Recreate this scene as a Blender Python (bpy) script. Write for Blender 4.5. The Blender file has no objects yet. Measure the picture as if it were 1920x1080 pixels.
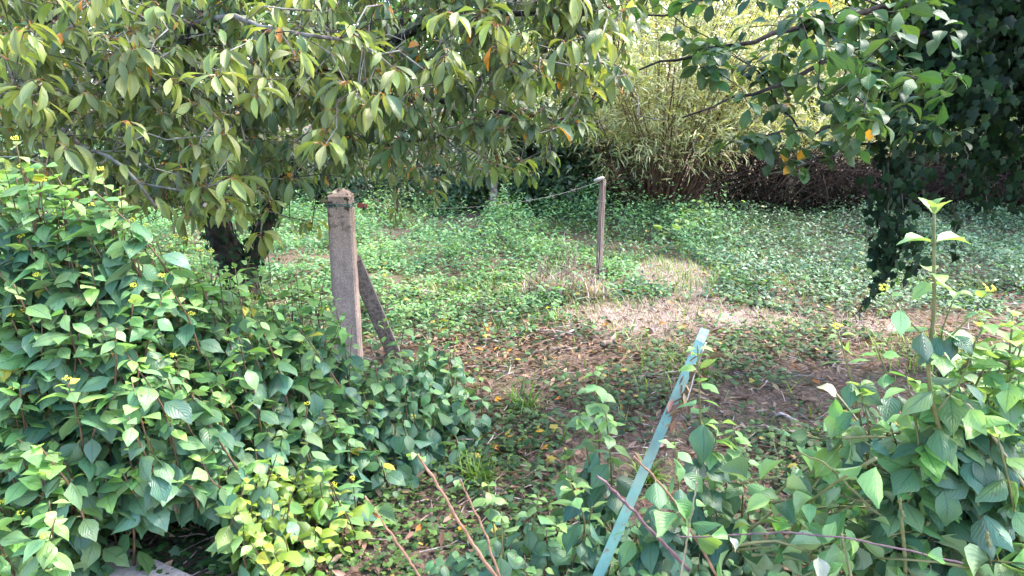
import bpy, math, random
import numpy as np
from mathutils import Matrix, Vector, Quaternion

R = math.radians
rng = np.random.default_rng(7)
random.seed(7)
scn = bpy.context.scene
COL = scn.collection

# ------------------------------------------------------------------ camera, sky, sun, exposure
CAM_H, PITCH, FPX = 1.65, R(14.5), 1400.0
cam_d = bpy.data.cameras.new("camera")
cam_d.sensor_width = 36.0
cam_d.lens = FPX / 1920 * 36
cam_d.clip_start, cam_d.clip_end = 0.05, 800
cam = bpy.data.objects.new("camera", cam_d)
COL.objects.link(cam)
cam.location = (0, 0, CAM_H)
cam.rotation_euler = (math.pi / 2 - PITCH, 0, 0)
scn.camera = cam

SUN_EL, SUN_AZ = R(52), R(72)          # azimuth measured from +Y (view direction) towards +X (right)
sun_dir = Vector((math.cos(SUN_EL) * math.sin(SUN_AZ), math.cos(SUN_EL) * math.cos(SUN_AZ), math.sin(SUN_EL)))
w = bpy.data.worlds.new("World")
scn.world = w
w.use_nodes = True
wn = w.node_tree
bg = wn.nodes["Background"]
sky = wn.nodes.new("ShaderNodeTexSky")
sky.sky_type = 'NISHITA'
sky.sun_disc = False
sky.sun_elevation = SUN_EL
sky.sun_rotation = SUN_AZ
sky.dust_density = 2.0
wn.links.new(sky.outputs[0], bg.inputs[0])
bg.inputs[1].default_value = 0.15
sun_d = bpy.data.lights.new("sun", 'SUN')
sun_d.energy = 1.5
sun_d.angle = R(10)
sun_d.color = (1.0, 0.95, 0.86)
sun = bpy.data.objects.new("sun", sun_d)
COL.objects.link(sun)
sun.rotation_euler = sun_dir.to_track_quat('Z', 'Y').to_euler()
vs = scn.view_settings
vs.view_transform = 'Standard'
vs.look = 'None'
vs.gamma = 1
vs.use_curve_mapping = False
vs.exposure = 3.22
scn.render.engine = 'CYCLES'
cy = scn.cycles
cy.max_bounces = 8
cy.diffuse_bounces = 4
cy.glossy_bounces = 2
cy.transmission_bounces = 5
cy.transparent_max_bounces = 4
cy.use_denoising = True

# ------------------------------------------------------------------ helpers: projection and noise
CP, SP = math.cos(PITCH), math.sin(PITCH)


def up(px, py, Y):
    """world point at distance Y in front of the camera along the pixel (photo pixels 1920x1080)"""
    u, v = (px - 960) / FPX, (540 - py) / FPX
    dy, dz = CP + v * SP, -SP + v * CP
    t = Y / dy
    return np.array([u * t, Y, CAM_H + dz * t])


def gnd(px, py):
    u, v = (px - 960) / FPX, (540 - py) / FPX
    dy, dz = CP + v * SP, -SP + v * CP
    t = -CAM_H / dz
    return np.array([u * t, dy * t, 0.0])


def proj(P):
    P = np.atleast_2d(P)
    x, y, z = P[:, 0], P[:, 1], P[:, 2] - CAM_H
    f = y * CP - z * SP
    v = y * SP + z * CP
    f = np.where(f < 1e-3, 1e-3, f)
    return 960 + FPX * x / f, 540 - FPX * v / f, f


def vnoise(x, y, s=1.0, seed=0):
    x = np.asarray(x, float) * s + seed * 17.31
    y = np.asarray(y, float) * s + seed * 9.77
    xi, yi = np.floor(x), np.floor(y)
    fx, fy = x - xi, y - yi
    fx, fy = fx * fx * (3 - 2 * fx), fy * fy * (3 - 2 * fy)

    def h(a, b):
        q = np.sin(a * 127.1 + b * 311.7 + seed * 3.3) * 43758.5453
        return q - np.floor(q)
    return (h(xi, yi) * (1 - fx) + h(xi + 1, yi) * fx) * (1 - fy) + (h(xi, yi + 1) * (1 - fx) + h(xi + 1, yi + 1) * fx) * fy


def gz(x, y):
    x, y = np.asarray(x, float), np.asarray(y, float)
    a = 0.10 * (vnoise(x, y, 0.55, 3) - 0.5) + 0.05 * (vnoise(x, y, 1.7, 4) - 0.5)
    fade = np.clip((y - 2.6) / 1.5, 0, 1)
    return a * fade + 0.015 * np.clip(y - 9, 0, 6)


def in_poly(px, py, poly):
    px, py = np.asarray(px, float), np.asarray(py, float)
    ins = np.zeros(px.shape, bool)
    n = len(poly)
    for i in range(n):
        x0, y0 = poly[i]
        x1, y1 = poly[(i + 1) % n]
        c = ((y0 > py) != (y1 > py)) & (px < (x1 - x0) * (py - y0) / ((y1 - y0) + 1e-9) + x0)
        ins ^= c
    return ins


# ------------------------------------------------------------------ helpers: objects and meshes
def tag(o, label=None, cat=None, group=None, kind=None):
    for k, v in (("label", label), ("category", cat), ("group", group), ("kind", kind)):
        if v:
            o[k] = v
    return o


def empty(name, loc, label, cat, group=None):
    o = bpy.data.objects.new(name, None)
    o.empty_display_size = 0.1
    o.location = Vector([float(c) for c in loc])
    COL.objects.link(o)
    return tag(o, label, cat, group)


def np_mesh(name, V, F, mat, UV=None, attrs=None, smooth=True):
    """F: (m,k) int array or list of such arrays"""
    Fs = F if isinstance(F, list) else [F]
    me = bpy.data.meshes.new(name)
    V = np.asarray(V, np.float32)
    me.vertices.add(len(V))
    me.vertices.foreach_set("co", V.ravel())
    loops = np.concatenate([f.ravel() for f in Fs]).astype(np.int32)
    tot = np.concatenate([np.full(len(f), f.shape[1], np.int32) for f in Fs])
    st = np.concatenate([[0], np.cumsum(tot)[:-1]]).astype(np.int32)
    me.loops.add(len(loops))
    me.loops.foreach_set("vertex_index", loops)
    me.polygons.add(len(tot))
    me.polygons.foreach_set("loop_start", st)
    me.polygons.foreach_set("loop_total", tot)
    me.polygons.foreach_set("use_smooth", np.full(len(tot), smooth))
    if UV is not None:
        uv = me.uv_layers.new(name="UVMap")
        uv.data.foreach_set("uv", np.asarray(UV, np.float32)[loops].ravel())
    for k, a in (attrs or {}).items():
        at = me.attributes.new(k, 'FLOAT', 'POINT')
        at.data.foreach_set("value", np.asarray(a, np.float32))
    me.update(calc_edges=True)
    if mat:
        me.materials.append(mat)
    return me


def link(name, me, parent=None, loc=None, kind=None):
    o = bpy.data.objects.new(name, me)
    if parent is not None:
        o.parent = parent
    if loc is not None:
        o.location = Vector([float(c) for c in loc])
    if kind:
        o["kind"] = kind
    COL.objects.link(o)
    return o


def ploc(parent):
    return np.array(parent.location) if parent is not None else np.zeros(3)


def tube_arrays(P, r, sides=6, caps=True):
    P = np.asarray(P, float)
    n = len(P)
    r = np.broadcast_to(np.asarray(r, float), (n,))
    T = np.gradient(P, axis=0)
    T /= np.linalg.norm(T, axis=1)[:, None] + 1e-9
    a = np.array([0, 0, 1.0]) if abs(T[0, 2]) < 0.9 else np.array([1.0, 0, 0])
    N = np.zeros_like(P)
    nrm = np.cross(T[0], a)
    nrm /= np.linalg.norm(nrm)
    for i in range(n):
        nrm = nrm - T[i] * np.dot(nrm, T[i])
        nrm /= np.linalg.norm(nrm) + 1e-9
        N[i] = nrm
    B = np.cross(T, N)
    th = np.arange(sides) * 2 * math.pi / sides
    V = P[:, None] + r[:, None, None] * (np.cos(th)[None, :, None] * N[:, None] + np.sin(th)[None, :, None] * B[:, None])
    V = V.reshape(-1, 3)
    i = np.arange(n - 1)[:, None] * sides
    j = np.arange(sides)[None]
    j2 = (j + 1) % sides
    F = np.stack([i + j, i + j2, i + sides + j2, i + sides + j], -1).reshape(-1, 4)
    if caps:
        V = np.vstack([V, P[0], P[-1]])
        c0, c1 = n * sides, n * sides + 1
        jj = np.arange(sides)
        k = (n - 1) * sides
        # caps as degenerate-free quads are not possible with a fan: use pairs of sides
        q0 = [[c0, (2 * a_ + 2) % sides, 2 * a_ + 1, 2 * a_] for a_ in range(sides // 2)]
        q1 = [[c1, k + 2 * a_, k + 2 * a_ + 1, k + (2 * a_ + 2) % sides] for a_ in range(sides // 2)]
        F = np.vstack([F, np.array(q0), np.array(q1)])
    return V, F


def join(parts):
    Vs, Fs, o = [], [], 0
    for V, F in parts:
        Vs.append(V)
        Fs.append(F + o)
        o += len(V)
    return np.vstack(Vs), np.vstack(Fs)


def curve_pts(pts, n=12, jit=0.0):
    """Catmull-Rom through the given points"""
    P = np.asarray(pts, float)
    Q = np.vstack([2 * P[0] - P[1], P, 2 * P[-1] - P[-2]])
    out = []
    seg = len(P) - 1
    for t in np.linspace(0, seg, n):
        i = min(int(t), seg - 1)
        f = t - i
        a, b, c, d = Q[i:i + 4]
        out.append(0.5 * ((2 * b) + (c - a) * f + (2 * a - 5 * b + 4 * c - d) * f * f + (3 * b - a - 3 * c + d) * f ** 3))
    out = np.array(out)
    if jit:
        j = rng.normal(0, jit, out.shape)
        j[0] = 0
        out += j
    return out


def seen_rank(P, size):
    x, y, f = proj(P)
    ok = (x > -20) & (x < 1940) & (y > -20) & (y < 1100) & (f > 0.3)
    return np.where(ok, size / f, -1.0)


def emit_tubes(parent, name, tubes, mat, most=300, sides=6, rest="twigs"):
    """each tube (points, radii) is a part of its own; the ones past the limit are joined"""
    if not tubes:
        return
    base = ploc(parent)
    sc = np.array([max(seen_rank(np.array([t[0][len(t[0]) // 2]]), np.max(t[1]) * 10 + 0.02 * len(t[0]))[0],
                       seen_rank(np.array([t[0][-1]]), np.max(t[1]) * 10)[0]) for t in tubes])
    order = np.argsort(-sc)
    keep = [i for i in order[:most] if sc[i] > 0]
    ks = set(keep)
    for i in keep:
        V, F = tube_arrays(tubes[i][0] - base, tubes[i][1], sides)
        link(name, np_mesh(name, V, F, mat), parent)
    left = [tube_arrays(tubes[i][0] - base, tubes[i][1], max(4, sides - 2), False) for i in range(len(tubes)) if i not in ks]
    if left:
        V, F = join(left)
        link(rest, np_mesh(rest, V, F, mat), parent, kind="stuff")


# ------------------------------------------------------------------ materials
class NT:
    def __init__(self, name):
        self.m = bpy.data.materials.new(name)
        self.m.use_nodes = True
        self.t = self.m.node_tree
        for n in list(self.t.nodes):
            self.t.nodes.remove(n)
        self.out = self.n("ShaderNodeOutputMaterial")

    def n(self, kind, **kw):
        nd = self.t.nodes.new(kind)
        for k, v in kw.items():
            setattr(nd, k, v)
        return nd

    def set(self, sock, v):
        if isinstance(v, bpy.types.NodeSocket):
            self.t.links.new(v, sock)
        elif isinstance(v, (tuple, list)) and len(v) == 3 and sock.type == 'RGBA':
            sock.default_value = (*v, 1)
        else:
            sock.default_value = v

    def math(self, op, a, b=0.0, c=0.0, clamp=False):
        nd = self.n("ShaderNodeMath", operation=op, use_clamp=clamp)
        for i, v in enumerate((a, b, c)):
            self.set(nd.inputs[i], v)
        return nd.outputs[0]

    def mix(self, f, a, b, blend='MIX'):
        nd = self.n("ShaderNodeMix", data_type='RGBA', blend_type=blend)
        self.set(nd.inputs[0], f)
        self.set(nd.inputs[6], a)
        self.set(nd.inputs[7], b)
        return nd.outputs[2]

    def noise(self, scale, detail=3, rough=0.55, vec=None, w=None):
        nd = self.n("ShaderNodeTexNoise")
        if w is not None:
            nd.noise_dimensions = '4D'
            self.set(nd.inputs['W'], w)
        nd.inputs['Scale'].default_value = scale
        nd.inputs['Detail'].default_value = detail
        nd.inputs['Roughness'].default_value = rough
        if vec is not None:
            self.t.links.new(vec, nd.inputs['Vector'])
        return nd.outputs[0]

    def step(self, v, a, b, c=0.0, d=1.0):
        nd = self.n("ShaderNodeMapRange", interpolation_type='SMOOTHSTEP')
        for i, x in enumerate((v, a, b, c, d)):
            self.set(nd.inputs[i], x)
        return nd.outputs[0]

    def attr(self, name):
        return self.n("ShaderNodeAttribute", attribute_name=name).outputs['Fac']

    def bump(self, h, dist, strength=1.0):
        nd = self.n("ShaderNodeBump")
        nd.inputs['Strength'].default_value = strength
        nd.inputs['Distance'].default_value = dist
        self.t.links.new(h, nd.inputs['Height'])
        return nd.outputs[0]

    def obj(self):
        return self.n("ShaderNodeTexCoord").outputs['Object']

    def principled(self, col, rough, normal=None, spec=0.5, metal=0.0):
        p = self.n("ShaderNodeBsdfPrincipled")
        self.set(p.inputs['Base Color'], col)
        self.set(p.inputs['Roughness'], rough)
        p.inputs['Specular IOR Level'].default_value = spec
        p.inputs['Metallic'].default_value = metal
        if normal is not None:
            self.t.links.new(normal, p.inputs['Normal'])
        return p.outputs[0]

    def finish(self, sh):
        self.t.links.new(sh, self.out.inputs['Surface'])
        return self.m


def leaf_mat(name, dark, young, nveins=0, vslope=0.45, rough=0.42, transl=0.35, petiole=(0.12, 0.10, 0.03), odd=None, odd_share=0.02,
             under=(0.16, 0.22, 0.12), under_f=0.5, spots=0.0, spec=0.5, val=0.35, vein_gain=0.55, bumpd=0.0013, vein_mul=(1.9, 1.8, 1.5)):
    k = NT(name)
    age, rnd = k.attr("age"), k.attr("rnd")
    uvn = k.n("ShaderNodeUVMap")
    sep = k.n("ShaderNodeSeparateXYZ")
    k.t.links.new(uvn.outputs[0], sep.inputs[0])
    U, V = sep.outputs[0], sep.outputs[1]
    col = k.mix(age, dark, young)
    hsv = k.n("ShaderNodeHueSaturation")
    k.set(hsv.inputs['Hue'], k.math('MULTIPLY_ADD', k.math('FRACT', k.math('MULTIPLY', rnd, 7.13)), 0.045, 0.478))
    k.set(hsv.inputs['Saturation'], k.math('MULTIPLY_ADD', k.math('FRACT', k.math('MULTIPLY', rnd, 3.77)), 0.25, 0.95))
    k.set(hsv.inputs['Value'], k.math('MULTIPLY_ADD', rnd, 2 * val, 1 - val))
    k.set(hsv.inputs['Color'], col)
    col = hsv.outputs[0]
    if odd:
        col = k.mix(k.math('GREATER_THAN', k.math('FRACT', k.math('MULTIPLY', rnd, 13.7)), 1 - odd_share), col, odd)
    s = k.math('ABSOLUTE', k.math('MULTIPLY_ADD', U, 2.0, -1.0))
    normal = None
    if nveins:
        ph = k.math('FRACT', k.math('MULTIPLY', k.math('SUBTRACT', V, k.math('MULTIPLY', k.math('POWER', s, 1.25), vslope)), float(nveins)))
        d = k.math('MULTIPLY', k.math('ABSOLUTE', k.math('SUBTRACT', ph, 0.5)), 2.0)
        vein = k.step(d, 0.84, 1.0)
        mid = k.step(s, 0.10, 0.0)
        vm = k.math('MAXIMUM', k.math('MULTIPLY', vein, 0.6), mid)
        col = k.mix(k.math('MULTIPLY', vm, vein_gain), col, k.mix(1.0, col, vein_mul, 'MULTIPLY'))
        hgt = k.math('SUBTRACT', k.math('MULTIPLY', k.math('SUBTRACT', 1.0, k.math('POWER', d, 2.0)), 1.0), k.math('MULTIPLY', mid, 0.8))
        normal = k.bump(hgt, bumpd, 0.5)
    if spots:
        uv3 = k.n("ShaderNodeVectorMath", operation='ADD')
        k.t.links.new(uvn.outputs[0], uv3.inputs[0])
        cmb = k.n("ShaderNodeCombineXYZ")
        k.set(cmb.inputs[0], k.math('MULTIPLY', rnd, 57.0))
        k.set(cmb.inputs[2], k.math('MULTIPLY', rnd, 31.0))
        k.t.links.new(cmb.outputs[0], uv3.inputs[1])
        nz = k.noise(5.0, 2, 0.5, uv3.outputs[0])
        col = k.mix(k.step(nz, 0.66, 0.72, 0.0, spots), col, (0.11, 0.065, 0.02))
        blot = k.noise(2.0, 2, 0.5, uv3.outputs[0])
        col = k.mix(k.step(blot, 0.45, 0.75, 0.0, 0.45), col, k.mix(1.0, col, (1.5, 1.25, 0.6), 'MULTIPLY'))
    col = k.mix(k.math('LESS_THAN', V, 0.0), col, petiole)
    geo = k.n("ShaderNodeNewGeometry")
    colb = k.mix(k.math('MULTIPLY', geo.outputs['Backfacing'], under_f), col, under)
    sh = k.principled(colb, rough, normal, spec)
    tr = k.n("ShaderNodeBsdfTranslucent")
    k.set(tr.inputs[0], k.mix(1.0, col, (1.5, 1.55, 0.65), 'MULTIPLY'))
    mx = k.n("ShaderNodeMixShader")
    mx.inputs[0].default_value = transl
    k.t.links.new(sh, mx.inputs[1])
    k.t.links.new(tr.outputs[0], mx.inputs[2])
    return k.finish(mx.outputs[0])


def bark_mat(name, a, b, c=None, scale=14, rough=0.9, bumpd=0.01, lichen=0.0):
    k = NT(name)
    v = k.obj()
    n1 = k.noise(scale, 5, 0.65, v)
    n2 = k.noise(scale * 0.25, 3, 0.5, v)
    col = k.mix(k.step(n1, 0.35, 0.68), a, b)
    if c:
        col = k.mix(k.step(n2, 0.5 - lichen * 0.3, 0.62 - lichen * 0.2), col, c)
    return k.finish(k.principled(col, rough, k.bump(n1, bumpd, 0.8), 0.25))


def plain_mat(name, a, b, scale=20, rough=0.6, bumpd=0.002, spec=0.4, metal=0.0):
    k = NT(name)
    n1 = k.noise(scale, 4, 0.6, k.obj())
    return k.finish(k.principled(k.mix(k.step(n1, 0.3, 0.7), a, b), rough, k.bump(n1, bumpd, 0.5), spec, metal))


M = {}
M['dogwood'] = leaf_mat('dogwood_leaf', (0.072, 0.148, 0.098), (0.225, 0.365, 0.130), 7, 0.5, 0.38, 0.34, (0.14, 0.13, 0.04), (0.34, 0.32, 0.05), 0.012, vein_gain=0.9, spots=0.35, spec=.42, vein_mul=(.5, .58, .6))
M['dogwood_pale'] = leaf_mat('dogwood_leaf_yellowing', (0.13, 0.215, 0.055), (0.33, 0.41, 0.085), 7, 0.5, 0.42, 0.35, (0.18, 0.15, 0.04), vein_gain=0.6, vein_mul=(.6, .7, .6))
M['wilted'] = leaf_mat('wilted_leaf', (0.055, 0.122, 0.062), (0.20, 0.33, 0.11), 7, 0.5, 0.5, 0.3, (0.16, 0.14, 0.06), (0.30, 0.28, 0.18), 0.05, under=(0.22, 0.29, 0.17), under_f=0.75)
M['cherry'] = leaf_mat('cherry_leaf', (0.046, 0.084, 0.036), (0.212, 0.250, 0.085), 9, 0.32, 0.40, 0.33, (0.26, 0.09, 0.035), (0.50, 0.20, 0.025), 0.014,
                       under=(0.17, 0.22, 0.09), spots=0.7, vein_gain=0.35, bumpd=0.0015)
M['plum'] = leaf_mat('plum_leaf', (0.025, 0.057, 0.026), (0.085, 0.148, 0.048), 8, 0.35, 0.45, 0.28, (0.14, 0.12, 0.04), (0.45, 0.22, 0.03), 0.015, vein_gain=0.35, bumpd=0.0015, spec=.3, under=(.08, .13, .05))
M['ivy'] = leaf_mat('ivy_leaf', (0.006, 0.015, 0.008), (0.022, 0.050, 0.018), 0, rough=0.65, transl=0.12, spec=0.12, under=(0.03, 0.05, 0.025), petiole=(0.05, 0.05, 0.02))  # darker than real ivy, its deep shade is put into the colour
M['ground_ivy'] = leaf_mat('ground_ivy_leaf', (0.024, 0.055, 0.024), (0.10, 0.165, 0.045), 0, rough=0.6, transl=0.25, spec=.3, odd=(0.30, 0.24, 0.05), odd_share=0.02)
M['nettle'] = leaf_mat('nettle_leaf', (0.070, 0.155, 0.078), (0.19, 0.325, 0.135), 0, rough=0.55, transl=0.35, spec=0.35, odd=(0.36, 0.33, 0.08), odd_share=0.008)
M['bramble'] = leaf_mat('bramble_leaf', (0.036, 0.082, 0.048), (0.13, 0.225, 0.115), 0, rough=0.5, transl=0.25, under=(0.25, 0.30, 0.22), odd=(0.28, 0.22, 0.08), odd_share=0.02)
M['bamboo'] = leaf_mat('bamboo_leaf', (0.20, 0.225, 0.10), (0.45, 0.44, 0.24), 0, rough=0.5, transl=0.35, odd=(0.48, 0.38, 0.17), odd_share=0.1)
M['pale_tree'] = leaf_mat('pale_tree_leaf', (0.13, 0.19, 0.055), (0.34, 0.37, 0.13), 0, rough=0.5, transl=0.4, odd=(0.40, 0.33, 0.08), odd_share=0.06)
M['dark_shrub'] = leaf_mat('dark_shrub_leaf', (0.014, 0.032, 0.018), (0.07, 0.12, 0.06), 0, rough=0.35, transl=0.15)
M['dead_leaf'] = leaf_mat('dead_leaf', (0.09, 0.055, 0.038), (0.26, 0.175, 0.125), 0, rough=0.8, transl=0.1, spec=0.2, under=(0.22, 0.14, 0.09), odd=(0.36, 0.13, 0.035), odd_share=0.02, petiole=(0.1, 0.06, 0.03))
M['orange_leaf'] = leaf_mat('orange_leaf', (0.42, 0.15, 0.02), (0.62, 0.30, 0.04), 8, 0.35, 0.6, 0.2, (0.3, 0.12, 0.03), under=(0.5, 0.3, 0.12), spots=0.6)
M['grass'] = leaf_mat('grass_blade', (0.07, 0.13, 0.03), (0.20, 0.29, 0.06), 0, rough=0.5, transl=0.3)
M['straw'] = leaf_mat('dry_grass', (0.21, 0.158, 0.142), (0.43, 0.35, 0.318), 0, rough=0.8, transl=0.2, spec=0.2)
M['bark'] = bark_mat('cherry_bark', (0.010, 0.008, 0.007), (0.045, 0.034, 0.029), None, 22)
M['twig'] = bark_mat('lichened_twig', (0.05, 0.04, 0.035), (0.15, 0.13, 0.115), (0.18, 0.172, 0.15), 30, lichen=0.25, bumpd=0.003)
M['dark_twig'] = bark_mat('dark_twig', (0.012, 0.010, 0.008), (0.05, 0.04, 0.033), (0.11, 0.10, 0.085), 30, bumpd=0.003)
M['green_stem'] = plain_mat('green_stem', (0.075, 0.085, 0.025), (0.14, 0.13, 0.05), 25)
M['red_stem'] = plain_mat('red_stem', (0.05, 0.028, 0.02), (0.12, 0.07, 0.035), 25)
M['cut_stem'] = plain_mat('cut_red_stem', (0.13, 0.06, 0.04), (0.24, 0.135, 0.085), 40)
M['purple_stem'] = plain_mat('purple_cane', (0.06, 0.03, 0.042), (0.13, 0.075, 0.08), 40)
M['pale_stem'] = plain_mat('pale_stem', (0.17, 0.15, 0.09), (0.28, 0.24, 0.15), 40)
M['culm'] = plain_mat('bamboo_culm', (0.045, 0.023, 0.015), (0.15, 0.08, 0.048), 6)
M['bud'] = plain_mat('flower_bud', (0.42, 0.40, 0.03), (0.62, 0.60, 0.08), 60, 0.7)
M['old_cane'] = bark_mat('old_cane', (0.018, 0.011, 0.009), (0.075, 0.045, 0.036), None, 20, bumpd=0.003)  # cane colour darkened to stand for the shade under the overhang
M['deadwood'] = bark_mat('dead_wood', (0.10, 0.065, 0.05), (0.28, 0.21, 0.18), (0.36, 0.31, 0.28), 30, bumpd=0.004)


# ------------------------------------------------------------------ leaf templates
def grid_leaf(prof, rows, cols, pitch0, pitch1, fold=0.25, wave=0.0, pet=0.0, petpitch=None, twist=0.0, curlx=0.0):
    """blade of unit length along +Y, bent in the YZ plane from pitch0 (base) to pitch1 (tip); optional petiole before it.
    returns V,F(quads),UV"""
    pv = np.array(prof)
    ts = np.linspace(0, 1, rows + 1)
    ts = ts ** 0.92
    hw = np.interp(ts, pv[:, 0], pv[:, 1])
    hwl = hw * (1 + np.clip(rng.normal(0, .05, rows + 1), -.1, .1))
    hwr = hw * (1 + np.clip(rng.normal(0, .05, rows + 1), -.1, .1))
    if rows >= 6 and rng.random() < .3:          # a bitten margin
        (hwl if rng.random() < .5 else hwr)[rng.integers(2, rows - 1)] *= rng.uniform(.5, .8)
    cx = np.linspace(-1, 1, cols)
    pos = np.zeros(3)
    V, UV, F = [], [], []
    ang0 = pitch0
    if pet > 0:
        pp = petpitch if petpitch is not None else pitch0
        segs = 2
        for i in range(segs + 1):
            f = i / segs
            a = pp + (pitch0 - pp) * f
            nrm = np.array([0, -math.sin(a), math.cos(a)])
            for s in (-1, 1):
                V.append(pos + np.array([s * 0.016, 0, 0]) + 0.008 * nrm * s)
                UV.append((0.5, -0.2))
            if i < segs:
                pos = pos + pet / segs * np.array([0, math.cos(a), math.sin(a)])
        for i in range(segs):
            F.append((2 * i, 2 * i + 1, 2 * i + 3, 2 * i + 2))
    o = len(V)
    c = len(cx)
    prev = 0
    for i, t in enumerate(ts):
        a = ang0 + (pitch1 - ang0) * t
        if i > 0:
            am = ang0 + (pitch1 - ang0) * (t + prev) / 2
            pos = pos + (t - prev) * np.array([0, math.cos(am), math.sin(am)])
        prev = t
        nrm = np.array([0, -math.sin(a), math.cos(a)])
        tw = twist * t
        for u in cx:
            x = u * (hwl[i] if u < 0 else hwr[i])
            h = fold * abs(x) + wave * math.sin(9 * t + 3 * u) * abs(u) - curlx * x * x * 6
            V.append(pos + np.array([x * math.cos(tw), 0, 0]) + nrm * (h + x * math.sin(tw)))
            UV.append(((u + 1) / 2, t))
    for i in range(rows):
        for j in range(c - 1):
            F.append((o + i * c + j, o + i * c + j + 1, o + (i + 1) * c + j + 1, o + (i + 1) * c + j))
    return np.array(V), np.array(F), np.array(UV)


def ivy_leaf(droop=0.0, cup=0.1):
    out = [(0, 0), (0.22, -0.12), (0.46, 0.02), (0.38, 0.22), (0.56, 0.42), (0.30, 0.50), (0.18, 0.72), (0, 1.0)]
    pts = [(x, y) for x, y in out] + [(-x, y) for x, y in out[-2:0:-1]]
    ctr = (0, 0.36)
    V = [(ctr[0], ctr[1], 0.0)] + [(x, y, -cup * (abs(x)) - droop * y * y) for x, y in pts]
    n = len(pts)
    F = [(0, 1 + 2 * i, 1 + (2 * i + 1) % n, 1 + (2 * i + 2) % n) for i in range(n // 2)]
    UV = [((x + 1) / 2, max(0.01, y)) for x, y in [ctr] + pts]
    return np.array(V, float), np.array(F), np.array(UV)


P_DOG = [(0, 0.03), (0.08, 0.16), (0.2, 0.27), (0.38, 0.335), (0.55, 0.30), (0.72, 0.20), (0.86, 0.085), (0.94, 0.03), (1, 0.004)]
P_CHERRY = [(0, 0.02), (0.12, 0.08), (0.3, 0.15), (0.52, 0.175), (0.7, 0.15), (0.84, 0.08), (0.92, 0.035), (1, 0.004)]
P_PLUM = [(0, 0.02), (0.12, 0.12), (0.32, 0.235), (0.54, 0.285), (0.74, 0.235), (0.88, 0.12), (1, 0.005)]
P_BAMBOO = [(0, 0.015), (0.2, 0.075), (0.5, 0.07), (1, 0.003)]
P_NETTLE = [(0, 0.06), (0.3, 0.30), (0.65, 0.2), (1, 0.005)]
P_OVAL = [(0, 0.04), (0.3, 0.26), (0.6, 0.28), (1, 0.02)]
P_BLADE = [(0, 0.03), (0.5, 0.025), (1, 0.003)]


class Species:
    def __init__(self, name, mat, ages, make, nvar=8, low=None):
        self.name, self.mat, self.ages, self.nvar = name, mat, np.array(ages), nvar
        self.tm = [[make(a) for _ in range(nvar)] for a in ages]
        self.tl = [[make(a, *low) for _ in range(nvar)] for a in ages] if low else self.tm      # fewer faces for the joined foliage
        self.pool = {}

    def mesh(self, b, v):
        if (b, v) not in self.pool:
            V, F, UV = self.tm[b][v]
            n = len(V)
            q = rng.random()
            while (q * 13.7) % 1 > 0.85:        # the odd coloured ones stay rare
                q = rng.random()
            self.pool[(b, v)] = np_mesh(self.name, V, F, self.mat, UV, {"age": np.full(n, self.ages[b]), "rnd": np.full(n, q)})
        return self.pool[(b, v)]


def rr(a, b):
    return float(rng.uniform(a, b))


def mk_dog(a, rows=6, cols=5):
    if a > 0.8:
        return grid_leaf(P_DOG, rows, cols, rr(-0.1, 0.8), rr(-0.7, 0.2), rr(0.2, 0.5), rr(0, .02), 0.14, 0.6, rr(-.3, .3))
    if a > 0.3:
        return grid_leaf(P_DOG, rows, cols, rr(-0.7, 0.4), rr(-1.2, -0.2), rr(0.08, 0.4), rr(0, .03), 0.16, 0.5, rr(-.3, .3), rr(0, .3))
    return grid_leaf(P_DOG, rows, cols, rr(-1.1, -0.1), rr(-1.6, -0.7), rr(0.02, 0.3), rr(0, .035), 0.2, rr(.0, .5), rr(-.4, .4), rr(0, .4))


def mk_wilt(a, rows=6, cols=5):
    return grid_leaf(P_DOG, rows, cols, rr(-0.9, 0.5), rr(-1.8, 0.4), rr(0.2, 0.8), rr(0, .06), 0.2, 0.2, rr(-.9, .9), rr(-.6, .6))


def mk_cherry(a, rows=6, cols=5):
    return grid_leaf(P_CHERRY, rows, cols, rr(-1.1, -0.4), rr(-1.7, -1.1), rr(0.1, 0.75), rr(0, .03), 0.30, rr(0.1, 0.7), rr(-.6, .6))


def mk_plum(a, rows=6, cols=5):
    return grid_leaf(P_PLUM, rows, cols, rr(-0.8, 0.1), rr(-1.4, -0.4), rr(0.1, 0.5), rr(0, .03), 0.16, rr(-.2, .5), rr(-.4, .4))


def mk_small(prof, rows=2, lo=(-0.3, 0.3), hi=(-0.9, -0.1)):
    def f(a, rows=rows, cols=3):
        return grid_leaf(prof, rows, cols, rr(*lo), rr(*hi), rr(0.1, 0.5), 0, 0)
    return f


S_DOG = Species('leaf', M['dogwood'], [0.0, 0.18, 0.45, 0.72, 1.0], mk_dog, 8, (5, 3))
S_DOGY = Species('leaf', M['dogwood_pale'], [0.0, 0.5, 1.0], mk_dog, 8, (5, 3))
S_WILT = Species('leaf', M['wilted'], [0.0, 0.4, 0.9], mk_wilt, 12, (5, 3))
S_CHERRY = Species('leaf', M['cherry'], [0.0, 0.35, 0.7, 1.0], mk_cherry, 10, (4, 3))
S_PLUM = Species('leaf', M['plum'], [0.0, 0.35, 0.8], mk_plum, 10, (4, 3))
S_IVY = Species('leaf', M['ivy'], [0.0, 0.35, 0.9], lambda a: ivy_leaf(rr(0, .4), rr(-.1, .4)), 6)
S_GIVY = Species('leaf', M['ground_ivy'], [0.0, 0.4, 0.9], lambda a: ivy_leaf(rr(0, .4), rr(-.1, .4)), 6)
S_NETTLE = Species('leaf', M['nettle'], [0.0, 0.5, 1.0], mk_small(P_NETTLE), 8, (2, 2))
S_BRAMBLE = Species('leaf', M['bramble'], [0.0, 0.5, 1.0], mk_small(P_NETTLE), 8, (2, 2))
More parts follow.
